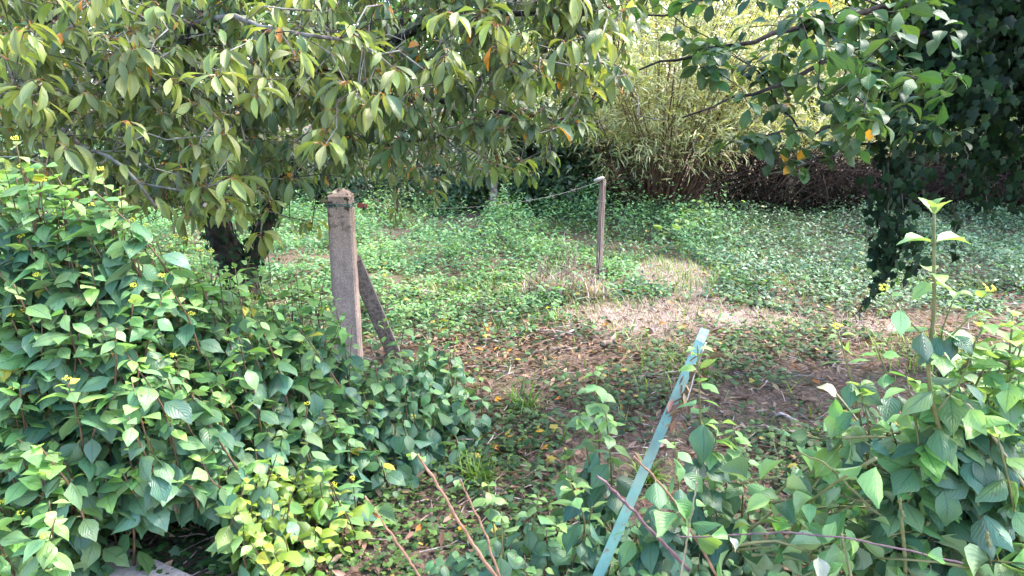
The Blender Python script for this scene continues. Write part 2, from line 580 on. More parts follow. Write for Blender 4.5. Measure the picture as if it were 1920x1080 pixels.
S_BAMBOO = Species('leaf', M['bamboo'], [0.0, 0.5, 1.0], mk_small(P_BAMBOO, 3, (-0.6, 0.2), (-1.3, -0.5)), 8, (2, 2))
S_PALE = Species('leaf', M['pale_tree'], [0.0, 0.5, 1.0], mk_small(P_OVAL, 2, (-0.6, 0.2), (-1.2, -0.4)), 8, (2, 2))
S_DARK = Species('leaf', M['dark_shrub'], [0.0, 0.5, 1.0], mk_small(P_PLUM, 3, (-0.6, 0.3), (-1.2, -0.3)), 8, (2, 2))
S_DEAD = Species('fallen_leaf', M['dead_leaf'], [0.0, 0.5, 1.0], lambda a: grid_leaf(P_CHERRY, 3, 3, rr(-.3, .5), rr(-.8, .8), rr(.1, 1.2), 0, 0, None, rr(-1, 1)), 10)
S_ORANGE = Species('fallen_leaf', M['orange_leaf'], [0.0, 0.5, 1.0], lambda a: grid_leaf(P_CHERRY, 6, 5, rr(0, .5), rr(-.6, .3), rr(.1, .7), .03, 0.2, .2, rr(-.6, .6)), 5)
S_GRASS = Species('blade', M['grass'], [0.0, 0.5, 1.0], lambda a: grid_leaf(P_BLADE, 3, 2, rr(1.0, 1.5), rr(-0.6, 1.2), 0), 8)
S_STRAW = Species('blade', M['straw'], [0.0, 0.5, 1.0], lambda a: grid_leaf(P_BLADE, 3, 2, rr(0.5, 1.5), rr(-1.2, 0.8), 0), 8)


def mats_yaw(az, tilt=0.0, roll=0.0, scale=1.0):
    """rotation: leaf axis +Y to azimuth az (from +X, ccw), pitched up by tilt, rolled about its own axis; (N,3,3)"""
    az, tilt, roll, scale = np.broadcast_arrays(np.asarray(az, float), tilt, roll, scale)
    y = np.stack([np.cos(az) * np.cos(tilt), np.sin(az) * np.cos(tilt), np.sin(tilt)], -1)
    x0 = np.stack([np.sin(az), -np.cos(az), np.zeros_like(az)], -1)
    z0 = np.cross(x0, y)
    x = x0 * np.cos(roll)[..., None] + z0 * np.sin(roll)[..., None]
    z = np.cross(x, y)
    return np.stack([x, y, z], -1) * np.asarray(scale)[..., None, None]


def mats_frame(ydir, ndir, scale):
    y = ydir / (np.linalg.norm(ydir, axis=-1, keepdims=True) + 1e-9)
    x = np.cross(y, ndir)
    x /= np.linalg.norm(x, axis=-1, keepdims=True) + 1e-9
    z = np.cross(x, y)
    return np.stack([x, y, z], -1) * np.asarray(scale)[..., None, None]


class Leaves:
    """collects leaf placements of one thing"""

    def __init__(self, sp):
        self.sp, self.P, self.M, self.A = sp, [], [], []

    def add(self, P, Mx, age):
        P = np.atleast_2d(P)
        Mx = Mx.reshape(-1, 3, 3)
        self.P.append(P)
        self.M.append(Mx)
        self.A.append(np.broadcast_to(np.asarray(age, float), (len(P),)))

    def emit(self, parent, most=300, name='leaf', rest='foliage'):
        if not self.P:
            return
        P, Mx, A = np.concatenate(self.P), np.concatenate(self.M), np.clip(np.concatenate(self.A), 0, 1)
        sp, base = self.sp, ploc(parent)
        size = np.linalg.norm(Mx[:, :, 1], axis=1)
        tip = P + Mx[:, :, 1] * 0.5
        sc = seen_rank(tip, size)
        b = np.abs(A[:, None] - sp.ages[None]).argmin(1)
        v = rng.integers(0, sp.nvar, len(P))
        order = np.argsort(-sc)[:most]
        order = order[sc[order] > 0]
        one = np.zeros(len(P), bool)
        one[order] = True
        for i in order:
            o = bpy.data.objects.new(name, sp.mesh(int(b[i]), int(v[i])))
            m = Matrix(Mx[i].tolist()).to_4x4()
            m.translation = Vector((P[i] - base).tolist())
            o.parent = parent
            o.matrix_basis = m
            COL.objects.link(o)
        rest_i = np.where(~one)[0]
        if len(rest_i):
            me = self.merge(rest_i, P - base, Mx, A, b, v, rest)
            link(rest, me, parent, kind="stuff")

    def merge(self, idx, P, Mx, A, b, v, name):
        sp = self.sp
        Vs, Fs, Us, ag, rn, o = [], [], [], [], [], 0
        for bi in range(len(sp.ages)):
            for vi in range(sp.nvar):
                s = idx[(b[idx] == bi) & (v[idx] == vi)]
                if not len(s):
                    continue
                V, F, UV = sp.tl[bi][vi]
                n = len(V)
                W = np.einsum('nij,vj->nvi', Mx[s], V) + P[s][:, None]
                Vs.append(W.reshape(-1, 3))
                Fs.append((F[None] + (np.arange(len(s)) * n)[:, None, None] + o).reshape(-1, F.shape[1]))
                Us.append(np.tile(UV, (len(s), 1)))
                ag.append(np.repeat(A[s], n))
                rn.append(np.repeat(rng.random(len(s)), n))
                o += n * len(s)
        return np_mesh(name, np.vstack(Vs), np.vstack(Fs), sp.mat, np.vstack(Us), {"age": np.concatenate(ag), "rnd": np.concatenate(rn)})

    def stuff(self, name, label, cat):
        P, Mx, A = np.concatenate(self.P), np.concatenate(self.M), np.clip(np.concatenate(self.A), 0, 1)
        b = np.abs(A[:, None] - self.sp.ages[None]).argmin(1)
        v = rng.integers(0, self.sp.nvar, len(P))
        me = self.merge(np.arange(len(P)), P, Mx, A, b, v, name)
        return tag(link(name, me, None, kind="stuff"), label, cat)


# ------------------------------------------------------------------ tree growing
class Skeleton:
    def __init__(self):
        self.P, self.par, self.n = np.zeros((20000, 3)), np.full(20000, -1), 0
        self.fix = np.zeros(20000)

    def node(self, p, parent, fix=0.0):
        self.P[self.n], self.par[self.n], self.fix[self.n] = p, parent, fix
        self.n += 1
        return self.n - 1

    def limb(self, pts, r0, r1, parent=-1, n=14, jit=0.02):
        C = curve_pts(pts, n, jit)
        rs = np.linspace(r0, r1, n)
        k = parent
        start = 0 if parent < 0 else 1
        for i in range(start, n):
            k = self.node(C[i], k, rs[i])
        return k

    def nearest(self, p):
        d = np.linalg.norm(self.P[:self.n] - p, axis=1)
        return int(d.argmin())

    def grow(self, targets, seg=0.16, sag=0.08, jit=0.02, root=None):
        """joins each target to the nearest wood, near ones first; returns the end nodes"""
        T = np.asarray(targets)
        d0 = np.array([np.linalg.norm(self.P[:self.n] - t, axis=1).min() for t in T])
        ends = np.full(len(T), -1)
        for i in np.argsort(d0):
            k = self.nearest(T[i])
            # step back towards the root so twigs leave at an acute angle
            back = rng.integers(1, 4)
            d = np.linalg.norm(self.P[k] - T[i])
            for _ in range(back):
                if self.par[k] >= 0 and d > seg:
                    k = self.par[k]
            a = self.P[k]
            L = np.linalg.norm(T[i] - a)
            m = max(2, int(L / seg) + 1)
            g = self.P[k] - self.P[self.par[k]] if self.par[k] >= 0 else np.array([0, 0, 1.0])
            g = g / (np.linalg.norm(g) + 1e-9)
            for s in range(1, m + 1):
                f = s / m
                p = a + (T[i] - a) * f + g * L * 0.35 * f * (1 - f) + np.array([0, 0, sag * L * f * (1 - f)])
                if s < m:
                    p = p + rng.normal(0, jit, 3)
                k = self.node(p, k)
            ends[i] = k
        return ends

    def chains(self, tip_r=0.0022, power=2.4):
        n = self.n
        acc = np.zeros(n)
        kids = [[] for _ in range(n)]
        for i in range(n):
            if self.par[i] >= 0:
                kids[self.par[i]].append(i)
        r = np.zeros(n)
        for i in range(n - 1, -1, -1):
            if acc[i] == 0:
                acc[i] = tip_r ** power
            r[i] = max(acc[i] ** (1 / power), self.fix[i])
            if self.par[i] >= 0:
                acc[self.par[i]] += acc[i]
        out, todo = [], [(i, -1) for i in range(n) if self.par[i] < 0]
        while todo:
            s, p = todo.pop()
            ch = [p] if p >= 0 else []
            k = s
            while True:
                ch.append(k)
                if not kids[k]:
                    break
                nx = max(kids[k], key=lambda q: r[q])
                todo += [(q, k) for q in kids[k] if q != nx]
                k = nx
            rad = r[ch].copy()
            if p >= 0 and len(ch) > 1:
                rad[0] = rad[1]
            if len(ch) > 1:
                out.append((self.P[ch].copy(), rad))
        return out


def poly_samples(poly, n, seed_min=0.0):
    poly = np.array(poly, float)
    lo, hi = poly.min(0), poly.max(0)
    out = []
    tries = 0
    while len(out) < n and tries < 60 * n:
        q = rng.uniform(lo, hi)
        tries += 1
        if not in_poly(q[:1], q[1:], poly)[0]:
            continue
        if seed_min and out and np.min(np.hypot(*(np.array(out) - q).T)) < seed_min:
            continue
        out.append(q)
    return np.array(out)

# ================================================================== THE SETTING
def ell(x, y, c, rx, ry):
    return 1 - ((x - c[0]) / rx) ** 2 - ((y - c[1]) / ry) ** 2


DRY = [(gnd(1220, 595), 0.85, 0.55), (gnd(1260, 520), 0.40, 0.80), (gnd(1620, 610), 0.38, 0.22), (gnd(1060, 540), 0.35, 0.35), (gnd(1400, 605), 0.6, 0.30)]


def dry(x, y):
    d = np.full(np.shape(x), -9.0)
    for c, a, b in DRY:
        d = np.maximum(d, ell(x, y, c, a, b))
    return np.clip(d * 1.4 + .12 + 0.7 * (vnoise(x, y, 4.0, 11) - 0.5) + 0.7 * (vnoise(x, y, 9.0, 12) - 0.5), 0, 1)


def axis(fine0, fine1, step, lo, hi):
    a = np.arange(fine0, fine1 + step / 2, step)
    l = fine0 - np.cumsum(np.geomspace(step * 2, 24, 16))
    h = fine1 + np.cumsum(np.geomspace(step * 2, 24, 16))
    return np.concatenate([l[::-1][l[::-1] > lo], a, h[h < hi]])


xs, ys = axis(-7, 7, 0.09, -160, 160), axis(1.0, 14, 0.09, -120, 200)
GX, GY = np.meshgrid(xs, ys)
GZ = gz(GX, GY) + 0.012 * (vnoise(GX, GY, 11, 21) - 0.5) * (GY > 2.2)
ny, nx = GX.shape
ii = (np.arange(ny - 1)[:, None] * nx + np.arange(nx - 1)[None]).ravel()
k = NT('garden_soil')
v = k.obj()
n1, n2, n3 = k.noise(3.0, 6, 0.65, v), k.noise(38, 4, 0.7, v), k.noise(150, 2, 0.6, v)
soil = k.mix(k.step(n2, 0.35, 0.7), (0.055, 0.038, 0.028), (0.17, 0.115, 0.085))
soil = k.mix(k.step(n1, 0.5, 0.65, 0, 0.55), soil, (0.05, 0.065, 0.03))
soil = k.mix(k.step(n3, 0.58, 0.72, 0, 0.5), soil, (0.26, 0.19, 0.14))
strw = k.mix(k.step(n3, 0.35, 0.65), (0.17, 0.125, 0.112), (0.33, 0.262, 0.236))
soil = k.mix(k.attr("dry"), soil, strw)
mat_soil = k.finish(k.principled(soil, 0.95, k.bump(n2, 0.02, 0.8), 0.15))
g = link('ground', np_mesh('ground', np.stack([GX, GY, GZ], -1).reshape(-1, 3),
                           np.stack([ii, ii + 1, ii + nx + 1, ii + nx], -1), mat_soil, None, {"dry": dry(GX, GY).ravel()}), None, kind='structure')
tag(g, 'brown garden soil with leaf litter and a dry grassy path', 'ground')

# pavement slabs along the front
mat_pave = plain_mat('paving_concrete', (0.27, 0.22, 0.20), (0.40, 0.34, 0.31), 45, 0.9, 0.003, 0.2)


def box(c, s, bev=0.006, rot=None, jit=0.0):
    """bevelled box: V,F arrays as an object mesh through bmesh"""
    import bmesh
    bm = bmesh.new()
    bmesh.ops.create_cube(bm, size=1)
    for q in bm.verts:
        q.co = Vector((q.co.x * s[0], q.co.y * s[1], q.co.z * s[2]))
        if jit:
            q.co += Vector(rng.normal(0, jit, 3).tolist())
    if bev:
        bmesh.ops.bevel(bm, geom=bm.edges[:], offset=bev, segments=2, affect='EDGES')
    if rot is not None:
        bmesh.ops.rotate(bm, verts=bm.verts[:], matrix=rot, cent=(0, 0, 0))
    bmesh.ops.translate(bm, verts=bm.verts[:], vec=Vector([float(q) for q in c]))
    return bm


def bm_obj(name, bm, mat, parent=None, smooth=False):
    me = bpy.data.meshes.new(name)
    bm.to_mesh(me)
    bm.free()
    me.materials.append(mat)
    if smooth:
        me.polygons.foreach_set("use_smooth", np.full(len(me.polygons), True))
    return link(name, me, parent)


pv_ang = -0.5
pv_dir, pv_nrm = np.array([math.cos(pv_ang), math.sin(pv_ang), 0]), np.array([math.sin(pv_ang), -math.cos(pv_ang), 0])
pv0 = gnd(300, 1066)
pav = empty('pavement', pv0 * [1, 1, 0], 'pinkish grey concrete paving slabs under the shrubs', 'pavement')
pav['kind'] = 'structure'
for i in range(-3, 5):
    for j in range(5):
        c = pv_dir * (i * 0.61 + 0.05) + pv_nrm * (j * 0.61 + 0.30)
        bm_obj('paving_slab', box((c[0], c[1], 0.012 + 0.003 * rng.random()), (0.6, 0.6, 0.05), 0.008, Matrix.Rotation(pv_ang, 3, 'Z')), mat_pave, pav)

# low stone wall far left
mat_wall = plain_mat('wall_stone', (0.26, 0.18, 0.15), (0.42, 0.32, 0.28), 18, 0.9, 0.006, 0.2)
wall = empty('low_wall', (-6.2, 8.3, 0), 'low pinkish stone wall beyond the tall leafy shrub', 'wall')
for r in range(2):
    for i in range(8):
        bm_obj('stone', box((-2.2 + i * 0.43 + 0.2 * (r % 2), 0.02 * rng.normal(), 0.10 + 0.185 * r), (0.415, 0.24, 0.175), 0.018, None, 0.006), mat_wall, wall)

# ================================================================== BACKGROUND TREES AND THICKET
def leafy_tree(name, px, Y, h, crowns, nl, sp, ls, label, cat='tree', group=None, trunk_r=0.12, barkm='dark_twig', ntar=60, spread=0.42, zb=None):
    b = up(px, 540, Y)
    b[2] = float(gz(b[0], Y)) - 0.05
    t = empty(name, b, label, cat, group)
    sk = Skeleton()
    e = sk.limb([b, b + [0.1, 0, h * 0.3], b + [-0.1, 0.1, h * 0.6]], trunk_r, trunk_r * 0.5, n=8)
    T = []
    for (dx, dy, dz, rx, ry, rz), share in crowns:
        m = max(3, int(ntar * share))
        q = rng.normal(0, 1, (m, 3))
        q /= np.linalg.norm(q, axis=1)[:, None]
        q *= (rng.random(m) ** 0.4)[:, None]
        T.append(b + np.array([dx, dy, dz]) + q * [rx, ry, rz])
    T = np.vstack(T)
    T = T[T[:, 2] > 0.15]
    sk.grow(T, 0.45, 0.05, 0.05)
    ch = sk.chains(0.006)
    trunk = max(ch, key=lambda c: c[1].max())
    V, F = tube_arrays(trunk[0] - b, trunk[1], 8)
    link('trunk', np_mesh('trunk', V, F, M[barkm]), t)
    emit_tubes(t, 'branch', [c for c in ch if c is not trunk], M[barkm], 40, 6, 'twigs')
    L = Leaves(sp)
    idx = rng.integers(0, len(T), nl)
    P = T[idx] + rng.normal(0, spread, (nl, 3)) * [1, 1, 0.7]
    P = P[P[:, 2] > 0.03]
    n = len(P)
    lit = 0.5 + 0.3 * (vnoise(P[:, 0], P[:, 2], 1.5, 5) - 0.5) + rng.normal(0, 0.25, n)  # leaf tone varies by noise and at random
    L.add(P, mats_yaw(rng.uniform(0, 6.28, n), rng.normal(0, 0.4, n), rng.normal(0, 0.6, n), ls * rng.uniform(0.6, 1.3, n)), lit)
    L.emit(t, 0, 'leaf', 'crown')
    return t


leafy_tree('background_tree', -120, 12.5, 6, [((0, 0, 3.6, 2.2, 1.6, 2.6), 1)], 8000, S_NETTLE, 0.15, 'green tree standing behind the low pinkish wall', group='trees behind the clearing')
leafy_tree('background_tree', 330, 14.5, 6.5, [((0, 0, 3.0, 2.6, 1.6, 2.6), 1)], 10000, S_BRAMBLE, 0.15, 'dense green tree behind the cherry trunk', group='trees behind the clearing')
leafy_tree('background_tree', 760, 15.5, 6.5, [((0, 0, 2.9, 2.7, 1.6, 2.6), 1)], 10000, S_NETTLE, 0.15, 'sunlit green tree beyond the concrete post', group='trees behind the clearing')
leafy_tree('background_tree', 1130, 16.5, 7.5, [((0, 0, 3.6, 2.4, 1.6, 3.2), 1)], 8500, S_PALE, 0.16, 'bright tree behind the wooden post and bamboo clump', group='trees behind the clearing')
leafy_tree('background_tree', 1480, 13.6, 6.0, [((0, 0, 2.9, 1.9, 1.3, 2.4), 1)], 15000, S_BAMBOO, 0.13, 'bright yellow green tree right of the bamboo clump', group='trees behind the clearing')
leafy_tree('background_tree', 1760, 14.0, 6, [((0, 0, 2.9, 2.0, 1.5, 2.6), 1)], 8000, S_PALE, 0.14, 'leafy tree glimpsed through the hanging ivy', group='trees behind the clearing')
leafy_tree('background_tree', 2080, 13.0, 7, [((0, 0, 3.4, 2.2, 1.8, 3.0), 1)], 8000, S_BRAMBLE, 0.16, 'dark green tree behind the ivy covered tree', group='trees behind the clearing')

leafy_tree('background_tree', 2330, 9.5, 7.5, [((0, 0, 4.6, 2.3, 2.3, 2.4), 1)], 12000, S_BRAMBLE, .16, 'tall dark tree at the far side beyond the ivy covered tree', group='trees behind the clearing', ntar=90)  # added tree outside the view, there to shade the ground on this side

# thicket along the back of the clearing
TH = 'shrubs along the back of the clearing'
leafy_tree('ivy_shrub', 600, 11.0, 1.0, [((0, 0, 0.55, 1.3, 0.5, 0.55), 1)], 6500, S_DARK, 0.075, 'dark ivy covered bank left of the laurel', 'shrub', TH, 0.03, ntar=60, spread=0.16)
leafy_tree('ivy_shrub', 30, 9.6, 1.5, [((0, 0, .75, 1.5, .5, .75), 1)], 6500, S_BRAMBLE, .08, 'leafy green shrub behind the low pinkish wall', 'shrub', TH, .03, ntar=60, spread=.17)
leafy_tree('ivy_shrub', 190, 11.8, 1.6, [((0, 0, .75, 1.4, .5, .8), 1)], 6000, S_DARK, .08, 'dark shrub at the back between the low wall and the cherry trunk', 'shrub', TH, .03, ntar=60, spread=.17)
leafy_tree('ivy_shrub', 330, 10.6, 1.1, [((0, 0, 0.55, 1.2, 0.5, 0.6), 1)], 5000, S_DARK, 0.075, 'dark leafy bank behind the cherry trunk', 'shrub', TH, 0.03, ntar=50, spread=0.16)
leafy_tree('ivy_shrub', 840, 10.9, 1.2, [((0, 0, 0.6, 1.0, 0.5, 0.65), 1)], 6000, S_DARK, 0.075, 'dark leafy shrub between the concrete post and the laurel', 'shrub', TH, 0.03, ntar=50, spread=0.16)
leafy_tree('laurel_shrub', 1020, 10.7, 1.6, [((0, 0, 0.75, 0.62, 0.5, 0.85), 1)], 6500, S_DARK, 0.10, 'dark glossy laurel shrub left of the wooden post', 'shrub', TH, 0.03, ntar=60, spread=0.15)
leafy_tree('dark_shrub', 1130, 10.9, 1.3, [((0, 0, 0.45, 0.8, 0.4, 0.55), 1)], 5000, S_DARK, 0.08, 'dark undergrowth behind the wooden post', 'shrub', TH, 0.03, ntar=40, spread=0.15)
leafy_tree('hedge_shrub', 1830, 11.6, 1.8, [((0, 0, 0.95, 1.4, 0.6, 0.9), 1)], 7000, S_BRAMBLE, 0.075, 'green shrub in shade behind the hanging ivy', 'shrub', TH, 0.03, ntar=60, spread=0.18)
leafy_tree('hedge_shrub', 2060, 9.6, 1.8, [((0, 0, 0.9, 1.0, 0.6, 0.9), 1)], 5000, S_BRAMBLE, 0.08, 'green shrub at the shaded edge under the ivy tree', 'shrub', TH, 0.03, ntar=50, spread=0.18)

# bramble bank: an overhanging mound of dry canes with leaves on top
bank0 = up(1510, 540, 10.75) * [1, 1, 0]
bank = empty('bramble_bank', bank0, 'overhanging bank of dry brown canes with pale leaves on top', 'thicket')
canes = []
for i in range(620):
    x = rng.uniform(-1.45, 3.8)
    y = rng.normal(0, 0.25)
    h = 0.92 + 0.25 * float(vnoise(x, 1.0, 2.2, 9)) + 0.1 * rng.normal()
    a = bank0 + [x, y + 0.3, 0]
    top = bank0 + [x + rng.normal(0, .45), y - 0.05, h * rng.uniform(.55, 1.05)]
    end = bank0 + [x + rng.normal(0, .85), y - 0.45 - 0.25 * rng.random(), max(0.06, h - rng.uniform(0.25, 0.8))]
    canes.append((curve_pts([a, top, end], 7, 0.012), np.linspace(0.008, 0.003, 7)))
emit_tubes(bank, 'cane', canes, M['old_cane'], 200, 4, 'tangled_canes')
L = Leaves(S_BAMBOO)
n = 9000
x = rng.uniform(-1.5, 3.9, n)
P = np.stack([x, rng.normal(-0.15, 0.38, n), 0.95 + 0.28 * vnoise(x, x * 0 + 1, 2.2, 9) + rng.normal(0.05, 0.12, n)], -1) + bank0
L.add(P, mats_yaw(rng.uniform(0, 6.28, n), rng.normal(0, .4, n), rng.normal(0, .6, n), rng.uniform(.07, .13, n)), rng.random(n) * 0.6)
L.emit(bank, 0, rest='foliage')
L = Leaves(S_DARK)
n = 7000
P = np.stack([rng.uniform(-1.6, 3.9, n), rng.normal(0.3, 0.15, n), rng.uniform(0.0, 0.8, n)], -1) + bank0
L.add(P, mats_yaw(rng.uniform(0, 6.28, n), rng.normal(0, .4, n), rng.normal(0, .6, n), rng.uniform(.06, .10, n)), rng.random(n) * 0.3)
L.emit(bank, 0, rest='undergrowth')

# far wood closing the view
L = Leaves(S_PALE)
n = 24000
x = rng.uniform(-26, 26, n)
hh = 9.0 + 4 * vnoise(x, x * 0, 0.35, 6)
P = np.stack([x, 23 + 3 * rng.random(n) + 2 * vnoise(x, x * 0 + 3, 0.4, 8), hh * rng.random(n) ** 0.8], -1)
L.add(P, mats_yaw(rng.uniform(0, 6.28, n), rng.normal(0, .5, n), rng.normal(0, .6, n), rng.uniform(.3, .6, n)), rng.random(n) * 0.8)
L.stuff('far_wood', 'far off wood seen between the nearer trees', 'wood')

# bamboo clump
bb = up(1228, 540, 10.6)
bb[2] = 0.1
bam = empty('bamboo_clump', bb, 'tall fanned clump of yellow green bamboo with brown stems', 'bamboo')
culms, LB = [], Leaves(S_BAMBOO)
for i in range(125):
    a = rng.uniform(0, 6.28)
    rad = rng.random() ** 0.6
    base = bb + [0.42 * rad * math.cos(a), 0.3 * rad * math.sin(a), -0.12]
    lean = R(5 + 46 * rad * rng.uniform(0.4, 1.1))
    H = rng.uniform(3.4, 6.4) * (1 - 0.2 * rad)
    d = np.array([math.cos(a) * math.sin(lean) + .10, math.sin(a) * math.sin(lean) * 0.8, math.cos(lean)])
    tip = base + d * H + np.array([math.cos(a), math.sin(a), -0.9]) * 0.16 * H * rad
    C = curve_pts([base, base + d * H * 0.25 + rng.normal(0, .07, 3), base + d * H * 0.55 + rng.normal(0, .10, 3), tip + rng.normal(0, .15, 3)], 12, 0.012)
    culms.append((C, np.linspace(0.015 * rng.uniform(.5, 1.2), 0.002, 12)))
    for s in range(44):
        t = rng.uniform(0.38, 1) ** .9
        p = C[int(t * 11)] + (C[min(11, int(t * 11) + 1)] - C[int(t * 11)]) * rng.random()
        az = rng.uniform(0, 6.28)
        ln = rng.uniform(0.12, 0.5)
        q = p + np.array([math.cos(az) * ln, math.sin(az) * ln, rng.uniform(-0.15, 0.3) * ln])
        if s % 3 == 0:
            culms.append((np.array([p, (p + q) / 2 + [0, 0, .03], q]), np.array([.004, .003, .002])))
        m = rng.integers(5, 10)
        LB.add(q + rng.normal(0, .05, (m, 3)), mats_yaw(az + rng.normal(0, .7, m), rng.normal(0, .35, m), rng.normal(0, .6, m), rng.uniform(.08, .16, m)),
               rng.uniform(0.1, 1.0, m) * (0.5 + 0.5 * t))
for i in range(240):
    a = rng.uniform(0, 6.28)
    base = bb + [rng.normal(0, .22), rng.normal(0, .15), -.1]
    ln = rng.uniform(.5, 1.3)
    le = R(rng.uniform(10, 62))
    d = np.array([math.cos(a) * math.sin(le), math.sin(a) * math.sin(le) * .7, math.cos(le)]) * ln
    culms.append((curve_pts([base, base + d * .55 + rng.normal(0, .10, 3), base + d + rng.normal(0, .16, 3)], 7), np.linspace(.006, .002, 7)))
emit_tubes(bam, 'culm', culms, M['culm'], 150, 6, 'side_branches')
LB.emit(bam, 300)

# spiky pale plant in front of the dark thicket
sp0 = up(925, 540, 10.3) * [1, 1, 0]
spk = empty('spiky_palm', sp0, 'small spiky palm with pale leaf blades beside the laurel', 'palm')
stem = curve_pts([sp0, sp0 + [0.02, 0, 0.5], sp0 + [0, 0, 0.95]], 6)
V, F = tube_arrays(stem - sp0, 0.05, 8)
link('trunk', np_mesh('trunk', V, F, M['deadwood']), spk)
L = Leaves(Species('blade', M['bamboo'], [0.2, 0.8], lambda a: grid_leaf(P_BLADE, 5, 3, rr(-.1, .4), rr(-1.3, -.4), .5), 6))
n = 110
el = rng.uniform(-0.5, 1.3, n)
L.add(np.tile(sp0 + [0, 0, 0.95], (n, 1)), mats_yaw(rng.uniform(0, 6.28, n), el, 0, rng.uniform(.4, .62, n)), rng.random(n))
L.emit(spk, 110, 'blade')

# ================================================================== FENCE POSTS AND WIRE
k = NT('weathered_concrete')
v = k.obj()
n1, n2, n3, n4 = k.noise(120, 4, 0.7, v), k.noise(9, 4, 0.6, v), k.noise(26, 3, 0.6, v), k.noise(3.5, 3, 0.5, v)
c = k.mix(k.step(n1, 0.3, 0.7), (0.25, 0.168, 0.138), (0.48, 0.365, 0.315))
c = k.mix(k.step(n2, 0.45, 0.75, 0, 0.6), c, (0.17, 0.135, 0.13))
sep = k.n("ShaderNodeSeparateXYZ")
k.t.links.new(v, sep.inputs[0])
moss = k.math('MULTIPLY', k.step(n3, 0.53, 0.60), k.step(sep.outputs[2], 0.80, 1.08))
c = k.mix(moss, c, (0.055, 0.045, 0.03))
c = k.mix(k.step(n3, 0.30, 0.26), c, (0.50, 0.47, 0.36))
c = k.mix(k.step(n4, 0.66, 0.72, 0, .7), c, (0.46, 0.36, 0.25))
mp_ = k.n('ShaderNodeMapping')
mp_.inputs['Scale'].default_value = (22, 22, 1.3)
k.t.links.new(v, mp_.inputs[0])
c = k.mix(k.step(k.noise(1.0, 3, .6, mp_.outputs[0]), .5, .7, 0, .4), c, (.13, .10, .09))
c = k.mix(k.step(k.noise(14, 2, .4, v), .70, .73), c, (.50, .46, .33))
mat_conc = k.finish(k.principled(c, 0.92, k.bump(n1, 0.004, 0.8), 0.2))

cp = up(648, 540, 4.2)
cp[2] = 0
post = empty('concrete_post', cp, 'weathered pinkish concrete fence post with a pointed top and slanting brace', 'fence post')
PH, PW = float(up(634, 366, 4.2)[2]), 0.138
import bmesh
bm = bmesh.new()
prof = [(-0.3, 1.04)] + [(PH * q_ / 26, 1.04 - .07 * q_ / 26) for q_ in range(26)] + [(PH, 0.955)]
rings = []
ch = 0.14
for z, s in prof:
    h = PW / 2 * s
    cpts = []
    for sx, sy in ((1, 1), (-1, 1), (-1, -1), (1, -1)):
        a_, b_ = (sx * h, sy * h * (1 - ch)), (sx * h * (1 - ch), sy * h)
        cpts += [a_, b_] if sx * sy > 0 else [b_, a_]
    rings.append([bm.verts.new((x * (1 + .006 * rng.normal() - (.05 if 0 < z < PH and rng.random() < .05 else 0)), y * (1 + .006 * rng.normal()), z)) for x, y in cpts])
for a_, b_ in zip(rings, rings[1:]):
    for i in range(8):
        bm.faces.new((a_[i], a_[(i + 1) % 8], b_[(i + 1) % 8], b_[i]))
bm.faces.new(rings[-1])
bmesh.ops.recalc_face_normals(bm, faces=bm.faces[:])
bmesh.ops.rotate(bm, verts=bm.verts[:], matrix=Matrix.Rotation(0.06, 3, 'Z'), cent=(0, 0, 0))
shaft = bm_obj('shaft', bm, mat_conc, post)
bm = bmesh.new()
h = PW / 2 * 0.955
lo = [bm.verts.new((x, y, PH + 0.0005)) for x, y in ((h, h * .9), (h * .9, h), (-h * .9, h), (-h, h * .9), (-h, -h * .9), (-h * .9, -h), (h * .9, -h), (h, -h * .9))]
mid = [bm.verts.new((q.co.x * 0.55, q.co.y * 0.55, PH + 0.026)) for q in lo]
apex = [bm.verts.new((q.co.x * 0.18, q.co.y * 0.18, PH + 0.038)) for q in lo]
for a_, b_ in ((lo, mid), (mid, apex)):
    for i in range(8):
        bm.faces.new((a_[i], a_[(i + 1) % 8], b_[(i + 1) % 8], b_[i]))
bm.faces.new(apex)
bmesh.ops.recalc_face_normals(bm, faces=bm.faces[:])
bmesh.ops.rotate(bm, verts=bm.verts[:], matrix=Matrix.Rotation(0.06, 3, 'Z'), cent=(0, 0, 0))
bm_obj('cap', bm, mat_conc, post)
# slanting brace
bt, bb_ = up(661, 486, 4.26) , gnd(744, 676)
bt[0] += 0.005
axis_ = Vector((bb_ - bt).tolist())
Lb = axis_.length + 0.25
q = axis_.to_track_quat('Z', 'Y')
bm = box((0, 0, Lb / 2), (0.075, 0.085, Lb), 0.006)
bmesh.ops.rotate(bm, verts=bm.verts[:], matrix=(q.to_matrix() @ Matrix.Rotation(0.75, 3, 'Z')), cent=(0, 0, 0))
bmesh.ops.translate(bm, verts=bm.verts[:], vec=Vector((bt - cp).tolist()))
bm_obj('brace', bm, plain_mat('brown_brace_concrete', (0.078, 0.062, 0.055), (0.20, 0.165, 0.148), 50, .92, .004, .2), post)  # brownish concrete, with the shadow on its face put into the colour
